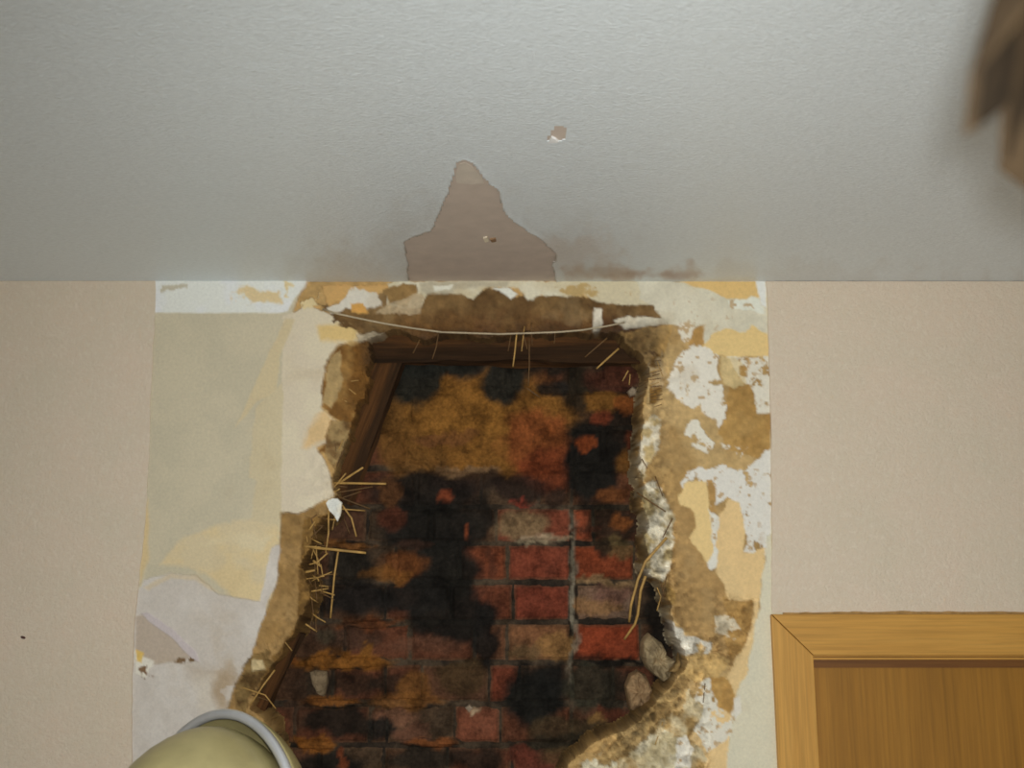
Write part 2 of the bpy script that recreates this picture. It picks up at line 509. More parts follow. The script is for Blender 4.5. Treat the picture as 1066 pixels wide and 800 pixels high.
paint([(600, 800), (650, 768), (690, 760), (712, 770), (722, 800), (700, 960), (590, 960)], (182, 174, 152), 3.0, 6, 82, speck=-0.2, swl=14, c2=(164, 150, 118), vwl=18)
paint([(704, 770), (716, 766), (722, 780), (718, 800), (704, 800)], (192, 186, 174), 3.0, 3, 83)
# crumbled lip all along the right of the hole
paint([(676, 376), (690, 368), (692, 400), (684, 420), (676, 418)], (118, 88, 44), -3, 4, 84, c2=(150, 130, 98), vwl=10)
paint([(668, 440), (680, 430), (690, 440), (684, 470), (672, 500), (666, 490)], (158, 138, 98), -2, 4, 85, c2=(188, 180, 162), vwl=9)
paint([(668, 505), (680, 498), (696, 520), (704, 545), (698, 590), (690, 612), (700, 640), (694, 650), (672, 610), (668, 590)], (134, 118, 84), -3, 4, 86, c2=(178, 170, 152), vwl=12)
paint([(680, 600), (698, 608), (704, 622), (694, 632), (684, 616)], (136, 108, 62), -1, 4, 87)
paint([(690, 650), (700, 655), (712, 690), (704, 690)], (176, 172, 160), 1, 3, 88)
paint([(655, 745), (680, 728), (704, 706), (716, 706), (706, 740), (674, 766), (650, 790), (620, 800)], (142, 118, 78), -2, 5, 89, c2=(112, 90, 56), vwl=14)
# --- left of the hole: raw clay where the coat has come away
LEFTCLAY = [(352, 360), (374, 357), (390, 356), (392, 420), (366, 470), (346, 480), (332, 470), (346, 458), (352, 440), (334, 424), (338, 400), (343, 374)]
paint(LEFTCLAY, (126, 94, 50), -1.5, 3, 90, c2=(104, 72, 34), vwl=16)
paint([(343, 374), (354, 366), (356, 392), (352, 414), (344, 424), (337, 418), (339, 396)], (150, 126, 86), 0, 2, 91)
paint([(366, 360), (392, 360), (390, 420), (374, 430), (362, 410)], (98, 66, 28), -4, 4, 92, soft=3)
paint([(348, 440), (366, 440), (358, 470), (346, 490), (340, 476), (336, 466)], (130, 108, 72), -2, 3, 93, c2=(96, 70, 40), vwl=12)
paint([(293, 534), (312, 536), (336, 522), (350, 528), (340, 560), (336, 620), (322, 660), (300, 690), (272, 740), (250, 762), (234, 748), (246, 712), (262, 682), (276, 640), (290, 600)],
      (136, 108, 68), -1, 1.5, 94, c2=(128, 100, 60), vwl=20)
paint([(318, 545), (346, 532), (336, 560), (330, 620), (318, 650), (296, 690), (274, 730), (262, 735), (284, 685), (306, 650), (312, 600)], (88, 64, 32), -3, 3.5, 95, c2=(122, 92, 48), vwl=10)
paint([(256, 690), (276, 676), (286, 690), (268, 715), (250, 745), (242, 740)], (74, 54, 28), -3, 4, 96, c2=(112, 90, 54), vwl=12)
paint([(262, 688), (274, 688), (276, 698), (262, 700)], (168, 150, 114), 0, 1.5, 97)
# smoke over the top clay
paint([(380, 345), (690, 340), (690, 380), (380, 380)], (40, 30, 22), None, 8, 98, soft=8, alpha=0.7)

# the break itself
xw = PX + fbm(PX, PY, 12, 200, 5) * 4.0
yw = PY + fbm(PX, PY, 12, 291, 5) * 4.0
D = -sdf(HOLE, xw, yw)                            # >0 inside
crumb = np.clip(1 - np.abs(D + 4) / 16.0, 0, 1)
hgt = hgt + crumb * fbm(PX, PY, 9, 310, 4) * 0.0042 + fbm(PX, PY, 22, 320, 4) * 0.0005
fine = fbm(PX, PY, 5, 315, 3)
raw = sstep(0.0022, 0.0012, hgt)                    # raw clay: streaked and gritty
streak = fbm(PX * 0.35, PY * 1.3, 10, 316, 4)
colr = colr * (1 + raw * (0.16 * fine + 0.09 * streak))[..., None]
hgt = hgt + raw * fine * 0.0007
pit = ((1 - raw) * sstep(0.50, 0.72, fbm(PX, PY, 6, 318, 3)) * sstep(680, 700, PX) * sstep(800, 780, PX) * sstep(0.55, 0.66, colr[..., 2]) * 0.75)[..., None]
colr = colr * (1 - pit) + np.array(A(152, 120, 74)) * pit
smut = (sstep(0.15, 0.8, fbm(PX, PY, 30, 319, 5)) * 0.22 * sstep(150, 30, np.abs(D)))[..., None]
colr = colr * (1 - smut) + np.array(A(150, 128, 92)) * smut
band = np.clip(1 - np.abs(D + 12) / 26.0, 0, 1) * np.maximum(sstep(600, 660, PX), 0.45 * sstep(345, 300, PY + 0 * PX) + 0.35)
hgt = hgt + band * fine * 0.0022
for pz in ([(742, 618), (788, 622), (782, 665), (760, 700), (742, 680)], [(688, 640), (720, 660), (748, 664), (748, 690), (704, 690)],
           [(600, 800), (650, 752), (704, 706), (735, 700), (742, 760), (740, 830), (580, 830)], [(664, 505), (690, 500), (704, 545), (700, 640), (690, 640), (668, 590)]):
    zm = np.clip(0.5 - sdf(pz, PX, PY) / 8.0, 0, 1)
    lumpy = fbm(PX, PY, 9, 317, 4)
    hgt = hgt + zm * (lumpy * 0.0045 + fine * 0.002)
    colr = colr * (1 + zm * (0.28 * fine + 0.22 * lumpy))[..., None]
colr = colr * (1 + 0.30 * band * fine)[..., None]
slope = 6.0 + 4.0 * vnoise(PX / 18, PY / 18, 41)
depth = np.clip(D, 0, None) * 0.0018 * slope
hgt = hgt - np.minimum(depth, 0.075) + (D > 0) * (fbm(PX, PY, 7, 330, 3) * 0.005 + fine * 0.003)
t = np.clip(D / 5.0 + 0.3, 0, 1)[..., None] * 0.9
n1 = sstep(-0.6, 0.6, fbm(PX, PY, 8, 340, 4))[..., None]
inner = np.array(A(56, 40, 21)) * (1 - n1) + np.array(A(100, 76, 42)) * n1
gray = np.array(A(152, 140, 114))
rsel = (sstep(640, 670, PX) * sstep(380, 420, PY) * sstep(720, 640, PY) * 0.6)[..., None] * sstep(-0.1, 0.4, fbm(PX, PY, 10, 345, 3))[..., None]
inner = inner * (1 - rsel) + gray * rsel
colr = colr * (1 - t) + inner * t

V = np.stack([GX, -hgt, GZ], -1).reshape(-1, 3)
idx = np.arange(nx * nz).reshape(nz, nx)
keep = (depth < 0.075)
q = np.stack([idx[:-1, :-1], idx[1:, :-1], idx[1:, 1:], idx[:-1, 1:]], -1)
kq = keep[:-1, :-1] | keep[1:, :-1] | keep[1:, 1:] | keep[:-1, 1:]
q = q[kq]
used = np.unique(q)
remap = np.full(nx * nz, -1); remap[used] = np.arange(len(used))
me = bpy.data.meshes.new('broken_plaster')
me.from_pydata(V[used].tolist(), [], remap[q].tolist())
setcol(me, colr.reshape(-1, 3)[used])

# the wall round it
DX0 = at(803, 640, -0.015).x                  # outer edge of the door casing
DW = 1.00                                     # outer casing width
DTOP = at(900, 640, -0.015).z
WL, WR = -2.3, 2.5
bm = bmesh.new()
bm_box(bm, WL, XL, 0.0, 0.12, 0, CEIL)
bm_box(bm, XL, XR, 0.0, 0.12, 0, ZB)
bm_box(bm, XR, DX0 + DW - 0.04, 0.0, 0.12, DTOP - 0.04, CEIL)
bm_box(bm, DX0 + DW - 0.04, WR, 0.0, 0.12, 0, CEIL)
wall = struct(link('wall_back', bm_mesh('wall_back', bm), M['clay']))
link('broken_plaster', me, M['plaster'], wall)

# wallpaper lengths
def px2xz(pts, Y):
    return [(at(a, b, Y).x, at(a, b, Y).z) for a, b in pts]


edge = rough_line([(162, 289), (161, 330), (158, 400), (154, 500), (150, 560), (143, 620), (140, 645), (138, 700), (137, 760), (135, 960)], 6, 1.0, 400)
e = px2xz(edge, -0.006)
e[0] = (e[0][0], CEIL - 0.0014)
zb = e[-1][1]
link('wallpaper_sheet', slab_poly('wallpaper_sheet', [(WL, CEIL - 0.0014)] + e + [(XL - 0.0205, zb), (XL - 0.0205, 0.1), (WL, 0.1)], -0.0068, 0.0), M['wallpaper'], wall)
edge = rough_line([(797, 289), (799, 320), (801, 380), (803, 460), (803.5, 560), (803, 600), (803, 645)], 6, 0.6, 410)
e = px2xz(edge, -0.006)
e[0] = (e[0][0], CEIL - 0.002)
bm = bmesh.new(); bm_box(bm, XL - 0.02, DX0, -0.0068, 0.0, 0.1, ZB + 0.004)
link('wallpaper_sheet', bm_mesh('wallpaper_sheet', bm), M['wallpaper'], wall)
ztop = CEIL - 0.002
e = [p_ for p_ in e if p_[1] > DTOP + 0.004]
low = px2xz(rough_line([(804, 638.0), (900, 637), (1000, 637), (1100, 637), (1360, 637.5)], 6, 0.9, 415), -0.006)
low = [p_ for p_ in low if e[-1][0] < p_[0] < DX0 + DW + 0.004]
link('wallpaper_sheet', slab_poly('wallpaper_sheet', [(WR, ztop)] + e + low + [(DX0 + DW + 0.004, 0.1), (WR, 0.1)], -0.0068, 0.0), M['wallpaper'], wall)
# little stain on the left paper
bm = bmesh.new()
bmesh.ops.create_icosphere(bm, subdivisions=2, radius=0.004)
for v in bm.verts:
    v.co = Vector((v.co.x * 1.1 + v.co.z * 0.4, v.co.y * 0.25, v.co.z * 0.5 - v.co.x * 0.5))
o = link('dark_fleck', bm_mesh('dark_fleck', bm), flat('dark fleck', A(70, 45, 40)), wall)
p = at(24, 664, -0.0068); o.location = p

# rest of the room
bm = bmesh.new(); bm_box(bm, WL, WR, -3.2, 0.12, -0.1, 0.0)
struct(link('floor', bm_mesh('floor', bm), M['floor']))
bm = bmesh.new(); bm_box(bm, WL - 0.1, WL, -3.2, 0.12, 0, CEIL)
struct(link('wall_left', bm_mesh('wall_left', bm), M['plain_wall']))
bm = bmesh.new(); bm_box(bm, WR, WR + 0.1, -3.2, 0.12, 0, CEIL)
struct(link('wall_right', bm_mesh('wall_right', bm), M['plain_wall']))
bm = bmesh.new(); bm_box(bm, WL - 0.1, WR + 0.1, -3.2, 0.12, CEIL, CEIL + 0.1)
ceil = struct(link('ceiling', bm_mesh('ceiling', bm), M['bare_ceiling']))

# ceiling paper: a thin skin with a torn-off piece
CX0, CX1, CY0 = -1.25, 1.35, -1.30
res = 0.004
cnx = int((CX1 - CX0) / res) + 1; cny = int(-CY0 / res) + 1
gx = np.linspace(CX0, CX1, cnx); gy = np.linspace(CY0, 0.0, cny)
QX, QY = np.meshgrid(gx, gy)
KX, KY = to_px(QX, QY, np.full_like(QX, CEIL))
TORN = [(477, 169), (484, 167), (492, 171), (502, 184), (517, 198), (521, 214), (527, 224), (540, 234), (548, 240), (566, 252), (576, 262), (577, 268), (573, 276), (575, 284), (582, 300),
        (426, 300), (427, 284), (425, 270), (422, 252), (436, 245), (450, 240), (456, 228), (462, 214), (468, 200), (473, 185)]
dT = sdf(TORN, KX + fbm(KX, KY, 10, 500, 4) * 1.6, KY + fbm(KX, KY, 10, 510, 4) * 1.2)
CHIP = [(571, 146), (575, 137), (580, 130), (586, 130), (588, 140), (582, 146)]
dC = sdf(CHIP, KX + fbm(KX, KY, 5, 520, 3) * 1.2, KY + fbm(KX, KY, 5, 530, 3) * 1.2)
cc = np.empty(QX.shape + (3,)); cc[:] = A(185, 191, 196)


def cstain(cx, cy, rx, ry, col, s, seed, rag=0.6):
    global cc
    n = fbm(KX, KY, 18, seed, 5)
    r = np.sqrt(((KX - cx) / rx) ** 2 + ((KY - cy) / ry) ** 2) + n * rag
    a = (sstep(1.0, 0.2, r) * s)[..., None]
    cc = cc * (1 - a) + np.array(A(*col)) * a


cstain(500, 300, 200, 110, (164, 160, 153), 0.4, 540, 0.3)
cstain(660, 284, 80, 14, (150, 126, 106), 0.7, 541)
cstain(690, 286, 45, 7, (134, 100, 78), 0.7, 542)
cstain(600, 262, 50, 26, (166, 152, 140), 0.4, 543)
cstain(625, 282, 40, 10, (140, 118, 98), 0.5, 544)
cstain(360, 285, 90, 40, (160, 157, 151), 0.3, 545)
cstain(800, 296, 300, 30, (168, 166, 161), 0.3, 546)
rim = sstep(2.4, 0.0, np.abs(dT))[..., None] * 0.95
cc = cc * (1 - rim) + np.array(A(104, 86, 66)) * rim
keep = (dT > 0) & (dC > 0)
th = 0.0012 + fbm(QX, QY, 0.02, 550, 3) * 0.0002
lift = sstep(6, 0, dT) * 0.0012
V = np.stack([QX, QY, CEIL - th - lift], -1).reshape(-1, 3)
idx = np.arange(cnx * cny).reshape(cny, cnx)
q = np.stack([idx[:-1, :-1], idx[1:, :-1], idx[1:, 1:], idx[:-1, 1:]], -1)
kq = keep[:-1, :-1] & keep[1:, :-1] & keep[1:, 1:] & keep[:-1, 1:]
q = q[kq]
used = np.unique(q); remap = np.full(cnx * cny, -1); remap[used] = np.arange(len(used))
me = bpy.data.meshes.new('ceiling_paper')
me.from_pydata(V[used].tolist(), [], remap[q].tolist())
setcol(me, cc.reshape(-1, 3)[used])
cpaper = link('ceiling_paper', me, M['ceil_paper'], ceil)
sm = cpaper.modifiers.new('thickness', 'SOLIDIFY'); sm.thickness = 0.0011; sm.offset = -1.0
bm = bmesh.new()
bm_box(bm, WL, CX0, -3.2, 0, CEIL - 0.0012, CEIL); bm_box(bm, CX1, WR, -3.2, 0, CEIL - 0.0012, CEIL)
bm_box(bm, CX0, CX1, -3.2, CY0, CEIL - 0.0012, CEIL)
me = bm_mesh('ceiling_paper', bm); setcol(me, np.tile(np.array(A(185, 191, 196)), (len(me.vertices), 1)))
link('ceiling_paper', me, M['ceil_paper'], ceil)


def ceil_patch(name, pts, t, mat):
    n = len(pts); P = [atc(a, b) for a, b in pts]
    V = [(p.x, p.y, CEIL - t) for p in P] + [(p.x, p.y, CEIL + 0.001) for p in P]
    tris = tessellate_polygon([[Vector((p.x, p.y, 0)) for p in P]])
    F = [tuple(t_) for t_ in tris] + [(i, (i + 1) % n, n + (i + 1) % n, n + i) for i in range(n)]
    return link(name, mesh(name, V, F), mat, ceil)


ceil_patch('paper_backing', rough_line([(475, 190), (475, 180), (478, 171), (484, 169), (491, 172), (501, 185), (504, 191), (490, 192)], 3, 0.6, 560), 0.0004, M['ceil_remnant'])
ceil_patch('plaster_flake', rough_line([(571, 147), (574, 141), (579, 143), (582, 146), (576, 147)], 2, 0.8, 561), 0.003, flat('white flake', A(205, 203, 195)))
ceil_patch('plaster_flake', rough_line([(503, 247), (507, 246), (509, 250), (505, 251)], 2, 0.5, 562), 0.003, flat('pale flake', A(180, 170, 150)))
ceil_patch('plaster_flake', rough_line([(510, 248), (516, 247), (517, 250), (512, 251)], 2, 0.5, 563), 0.003, flat('brown fleck', A(120, 95, 70)))

# ------------------------------------------------------------------ chimney
BY = 0.085
BLOBS = [(692, 636, 24, 52, (34, 28, 23), 1.0), (700, 706, 24, 22, (34, 28, 23), 1.0),   # cx, cy, rx, ry, colour, strength : soot, clay smears, scorch
    (505, 440, 105, 62, (112, 76, 34), 0.95), (430, 450, 40, 60, (96, 66, 32), 0.85), (480, 430, 60, 30, (122, 84, 38), 0.7),
    (560, 460, 40, 34, (112, 58, 32), 0.75), (570, 490, 36, 24, (98, 46, 26), 0.8), (465, 456, 36, 8, (84, 52, 34), 0.6),
    (432, 396, 30, 30, (42, 42, 38), 0.97), (527, 397, 26, 24, (40, 41, 38), 0.97), (478, 378, 34, 16, (44, 44, 40), 0.9), (560, 372, 60, 18, (38, 34, 28), 0.9),
    (440, 378, 60, 16, (42, 42, 38), 0.9), (600, 405, 24, 26, (44, 36, 26), 0.9), (575, 404, 18, 12, (38, 34, 32), 0.9),
    (615, 480, 32, 52, (30, 27, 24), 1.0), (640, 440, 30, 40, (34, 29, 25), 0.85), (640, 395, 30, 16, (70, 36, 26), 0.7), (628, 418, 24, 13, (104, 70, 30), 0.85), (652, 424, 12, 10, (110, 62, 28), 0.85),
    (622, 436, 11, 9, (100, 48, 30), 0.9), (606, 462, 12, 8, (112, 54, 26), 0.8), (655, 480, 14, 14, (92, 60, 24), 0.8), (660, 460, 10, 14, (90, 44, 26), 0.7),
    (635, 515, 16, 10, (92, 54, 28), 0.8), (640, 545, 34, 22, (42, 36, 27), 0.8), (648, 543, 12, 9, (118, 70, 36), 0.8), (640, 570, 20, 12, (84, 70, 46), 0.8), (612, 570, 18, 30, (44, 34, 28), 0.0),
    (440, 515, 62, 26, (36, 32, 29), 0.95), (450, 550, 62, 30, (34, 31, 28), 0.98), (490, 500, 40, 14, (44, 34, 30), 0.8), (500, 540, 14, 26, (38, 33, 29), 0.9), (540, 508, 30, 18, (44, 32, 28), 0.85), (578, 520, 14, 14, (48, 34, 28), 0.8),
    (490, 490, 34, 5, (112, 88, 66), 0.7), (462, 517, 11, 8, (98, 48, 30), 0.9), (405, 515, 14, 16, (84, 54, 32), 0.75), (405, 540, 16, 14, (74, 40, 28), 0.8),
    (543, 524, 16, 3.5, (108, 46, 36), 0.8),
    (460, 595, 46, 34, (33, 31, 28), 0.98), (470, 640, 50, 34, (32, 29, 26), 0.98), (430, 622, 40, 20, (36, 33, 31), 0.95), (370, 590, 26, 22, (38, 35, 31), 0.9), (375, 625, 44, 18, (36, 33, 32), 0.95), (505, 660, 14, 40, (32, 29, 27), 0.95),
    (420, 592, 26, 15, (96, 56, 28), 0.8), (405, 600, 28, 8, (104, 68, 30), 0.6), (365, 569, 30, 6, (108, 70, 36), 0.85), (430, 566, 22, 6, (60, 40, 32), 0.6),
    (385, 650, 36, 6, (92, 52, 28), 0.7), (360, 664, 44, 14, (58, 42, 34), 0.8), (340, 664, 14, 12, (70, 64, 52), 0.6), (445, 672, 44, 10, (82, 54, 42), 0.75),
    (352, 690, 56, 9, (112, 72, 30), 0.95), (300, 688, 18, 8, (110, 66, 32), 0.8), (382, 676, 5, 12, (112, 74, 30), 0.8), (370, 712, 30, 14, (54, 38, 28), 0.85), (410, 712, 30, 14, (52, 40, 32), 0.8), (330, 715, 24, 20, (40, 38, 32), 0.7),
    (345, 732, 34, 6, (112, 70, 32), 0.9), (350, 752, 46, 16, (38, 33, 28), 0.92), (424, 730, 40, 10, (104, 68, 34), 0.75), (430, 716, 18, 18, (98, 64, 30), 0.7), (415, 746, 26, 10, (112, 78, 62), 0.75), (398, 760, 16, 12, (38, 36, 34), 0.9), (428, 764, 20, 9, (92, 60, 48), 0.6),
    (326, 776, 26, 6, (118, 74, 32), 0.9), (345, 795, 40, 14, (36, 33, 30), 0.9), (356, 792, 6, 12, (104, 54, 32), 0.8), (450, 773, 30, 6, (112, 66, 36), 0.85), (440, 790, 44, 14, (46, 40, 34), 0.9), (310, 730, 12, 40, (60, 42, 32), 0.6),
    (480, 705, 30, 20, (58, 44, 28), 0.85), (488, 738, 6, 5, (150, 132, 112), 0.9),
    (556, 725, 36, 34, (32, 30, 27), 1.0), (575, 710, 22, 26, (28, 27, 25), 0.95), (618, 715, 30, 26, (54, 52, 42), 0.9), (640, 720, 16, 30, (44, 40, 32), 0.8), (640, 745, 18, 8, (74, 38, 26), 0.8), (590, 760, 50, 14, (56, 46, 32), 0.85), (620, 752, 12, 5, (124, 94, 56), 0.7), (580, 775, 40, 14, (50, 44, 34), 0.85),
    (500, 790, 26, 14, (44, 36, 30), 0.85), (545, 790, 16, 12, (84, 42, 32), 0.8), (600, 790, 40, 12, (70, 56, 36), 0.7),
    (545, 547, 32, 16, (108, 90, 68), 0.9), (545, 680, 22, 8, (92, 76, 54), 0.7), (580, 672, 20, 14, (122, 92, 56), 0.7), (565, 564, 30, 4, (134, 122, 104), 0.8),
    (628, 606, 34, 6, (124, 100, 74), 0.85), (625, 632, 30, 9, (118, 88, 60), 0.8), (640, 618, 22, 12, (104, 74, 66), 0.7), (640, 690, 40, 4, (30, 26, 22), 0.95), (610, 684, 14, 6, (48, 36, 28), 0.7),
    (512, 588, 6, 22, (40, 32, 28), 0.5), (596, 620, 4, 90, (112, 106, 96), 0.7), (610, 552, 22, 4, (66, 38, 28), 0.8), (628, 573, 8, 12, (48, 36, 28), 0.9), (484, 555, 4, 9, (112, 56, 34), 0.9), (478, 545, 8, 8, (40, 32, 28), 0.3),
]


def stains(col, bx, by, seed, k=1.0):
    n = fbm(bx, by, 16, 700, 5)
    n2 = fbm(bx, by, 16, 760, 5)
    for i, (cx, cy, rx, ry, c, s) in enumerate(BLOBS):
        if s <= 0:
            continue
        r = np.sqrt(((bx + n * 7 - cx) / rx) ** 2 + ((by + n2 * 6 - cy) / ry) ** 2)
        a = (sstep(1.12, 0.72, r) * s * k)[..., None]
        if a.max() <= 0:
            continue
        v = 1 + 0.18 * fbm(bx, by, 11, 800 + i, 4)[..., None]
        dk = 0.74 if max(c) < 56 else 0.97
        cl_ = np.array(A(c[0] * dk, c[1] * dk * 0.98, c[2] * dk * 0.92))
        col = col * (1 - a) + cl_ * v * a
    return col


# mortar body, a rough bed set back behind the brick faces
bx0, bx1 = at(225, 500, BY).x, at(745, 500, BY).x
bz0, bz1 = 1.30, at(500, 325, BY).z
res = 0.0035
mx = int((bx1 - bx0) / res) + 1; mz = int((bz1 - bz0) / res) + 1
X, Z = np.meshgrid(np.linspace(bx0, bx1, mx), np.linspace(bz1, bz0, mz))
MPX, MPY = to_px(X, np.full_like(X, BY), Z)
Yd = BY + 0.006 + fbm(MPX, MPY, 9, 600, 4) * 0.003
ochre = np.zeros_like(X)
mcol = np.empty(X.shape + (3,)); mcol[:] = A(66, 54, 42)
nn = sstep(-0.4, 0.5, fbm(MPX, MPY, 26, 610, 4))[..., None]
mcol = mcol * (1 - nn) + np.array(A(40, 33, 27)) * nn
mcol = stains(mcol, MPX, MPY, 1, 1.0)
# smeared clay sits flush over the upper courses
for (cx, cy, rx, ry, s) in ((500, 440, 112, 52, 0.0075), (350, 690, 58, 8, 0.010), (345, 732, 32, 6, 0.010), (326, 776, 26, 6, 0.01), (450, 773, 32, 6, 0.010), (385, 651, 36, 5, 0.009), (365, 569, 30, 5, 0.009), (596, 620, 4, 90, 0.0075), (424, 733, 40, 7, 0.009)):
    r = np.sqrt(((MPX - cx) / rx) ** 2 + ((MPY - cy) / ry) ** 2) + fbm(MPX, MPY, 14, 620, 4) * 0.25
    Yd = Yd - sstep(1.1, 0.6, r) * s
V = np.stack([X, Yd, Z], -1).reshape(-1, 3)
idx = np.arange(mx * mz).reshape(mz, mx)
q = np.stack([idx[:-1, :-1], idx[1:, :-1], idx[1:, 1:], idx[:-1, 1:]], -1).reshape(-1, 4)
V = V.tolist(); F = q.tolist()
b0 = len(V)
V += [(bx0, 0.5, bz1), (bx1, 0.5, bz1), (bx1, 0.5, bz0), (bx0, 0.5, bz0)]
F += [[b0, b0 + 1, b0 + 2, b0 + 3], [int(idx[0, 0]), int(idx[0, -1]), b0 + 1, b0], [int(idx[0, -1]), int(idx[-1, -1]), b0 + 2, b0 + 1],
      [int(idx[-1, -1]), int(idx[-1, 0]), b0 + 3, b0 + 2], [int(idx[-1, 0]), int(idx[0, 0]), b0, b0 + 3]]
me = bpy.data.meshes.new('chimney'); me.from_pydata(V, [], F)
setcol(me, np.vstack([mcol.reshape(-1, 3), np.tile(np.array(A(60, 50, 40)), (4, 1))]))
chim = tag(link('chimney', me, M['brick']), 'soot-blackened red brick chimney stack laid bare inside the broken wall', 'chimney')

REDS = [(84, 42, 30), (72, 40, 30), (66, 38, 28), (78, 38, 27), (62, 40, 31)]


def brick(x0, x1, y0, y1, base, proud=0.0, seed=0):
    base = (base[0], base[1] + 7, base[2] + 3)
    p0 = at(x0, (y0 + y1) / 2, BY); p1 = at(x1, (y0 + y1) / 2, BY)
    zt = at(500, y0, BY).z; zb = at(500, y1, BY).z
    wx, wz = p1.x - p0.x, zt - zb
    n = max(6, int(wx / 0.0055)); m = max(5, int(wz / 0.0055))
    u, v = np.meshgrid(np.linspace(0, 1, n), np.linspace(0, 1, m))
    rnd = np.random.RandomState(seed)
    X = p0.x + u * wx; Z = zb + v * wz
    bx, by = to_px(X, np.full_like(X, BY), Z)
    eu = np.minimum(u, 1 - u) * wx; ev = np.minimum(v, 1 - v) * wz
    ed = np.minimum(eu, ev)
    X = X + fbm(bx, by, 12, 900 + seed, 3) * 0.0016 * (eu < 0.004); Z = Z + fbm(bx, by, 12, 930 + seed, 3) * 0.0016 * (ev < 0.004)
    Y = BY - proud + 0.0045 * np.clip(1 - ed / 0.006, 0, 1) ** 2 + fbm(bx, by, 11, 960 + seed, 4) * 0.0013
    Y = Y + (u - 0.5) * rnd.uniform(-.003, .003) + (v - 0.5) * rnd.uniform(-.003, .003)
    col = np.empty(X.shape + (3,)); col[:] = A(*base)
    f = sstep(-0.5, 0.6, fbm(bx, by, 22, 990 + seed, 4))[..., None] * 0.5
    col = col * (1 - f) + np.array(A(base[0] * 0.84, base[1] * 0.9, base[2] * 0.95)) * f
    ew = (np.clip(1 - ed / 0.005, 0, 1) * 0.5)[..., None]
    col = col * (1 - ew) + np.array(A(84, 66, 50)) * ew
    col = stains(col, bx, by, seed)
    V = np.stack([X, Y, Z], -1).reshape(-1, 3)
    idx = np.arange(n * m).reshape(m, n)
    q = np.stack([idx[:-1, :-1], idx[:-1, 1:], idx[1:, 1:], idx[1:, :-1]], -1).reshape(-1, 4).tolist()
    loop = list(idx[0, :]) + list(idx[1:, -1]) + list(idx[-1, -2::-1]) + list(idx[-2:0:-1, 0])
    L = len(loop); b0 = n * m
    Vb = V[loop].copy(); Vb[:, 1] = BY + 0.05
    V = np.vstack([V, Vb])
    F = q + [[int(loop[(i + 1) % L]), int(loop[i]), b0 + i, b0 + (i + 1) % L] for i in range(L)]
    col = np.vstack([col.reshape(-1, 3), np.tile(np.array(A(52, 40, 32)), (L, 1))])
    me = bpy.data.meshes.new('brick'); me.from_pydata(V.tolist(), [], F)
    setcol(me, col)
    return link('brick', me, M['brick'], chim, smooth=False)


ROWS = [  # y0, y1, joints from the straight joint leftwards, joints to the right of it
    (330, 364, [594, 560, 490, 422, 352], [597, 668, 740]),
    (369, 403, [594, 528, 460, 392, 324], [597, 630, 700]),
    (408, 443, [594, 560, 492, 424, 356], [597, 668, 740]),
    (448, 485, [594, 526, 460, 423, 355], [597, 630, 700]),
    (490, 526, [594, 560, 500, 432, 366, 300], [597, 668, 740]),
    (530, 564, [594, 515, 448, 381, 314], [597, 619, 670, 740]),
    (568, 604, [594, 527, 478, 410, 343, 276], [597, 662, 730]),
    (609, 646, [594, 533, 468, 400, 333, 266], [602, 662, 730]),
    (650, 688, [594, 527, 493, 426, 358, 290], [597, 668, 740]),
    (693, 731, [594, 540, 508, 438, 400, 345, 276], [597, 640, 708]),
    (736, 774, [594, 520, 472, 402, 384, 305, 240], [597, 664, 730]),
    (779, 817, [594, 532, 465, 398, 330, 262], [597, 640, 708]),
    (822, 860, [594, 527, 460, 392, 324, 256], [597, 668, 740]),
    (865, 905, [594, 560, 492, 424, 356, 288], [597, 640, 708]),
]
BASE = {(5, 'L', 0): (102, 46, 34), (6, 'L', 0): (104, 44, 32), (6, 'L', 1): (106, 48, 31), (7, 'L', 0): (101, 41, 30), (7, 'L', 1): (98, 45, 31),
        (8, 'L', 0): (104, 62, 42), (8, 'L', 1): (92, 52, 37), (8, 'R', 0): (112, 42, 25), (7, 'R', 0): (98, 68, 56), (6, 'R', 0): (110, 44, 26), (5, 'R', 0): (118, 50, 32),
        (9, 'L', 1): (96, 40, 28), (10, 'L', 1): (104, 52, 38), (11, 'L', 0): (92, 42, 34), (4, 'R', 0): (84, 44, 30)}
k = 0
for r, (y0, y1, jl, jr) in enumerate(ROWS):
    for side, js in (('L', jl), ('R', jr)):
        for i in range(len(js) - 1):
            a, b = (js[i + 1] + 2.5, js[i] - 0.5) if side == 'L' else (js[i], js[i + 1] - 3)
            base = BASE.get((r, side, i), REDS[(r * 3 + i * 2 + (side == 'R')) % 5])
            proud = {(8, 'R', 0): 0.008, (6, 'R', 0): 0.004, (5, 'R', 0): 0.003}.get((r, side, i), 0.0015 * ((k * 7) % 5 - 2) / 2)
            brick(a, b, y0 + 0.5, y1 - 0.5, base, proud, k + 1)
            k += 1


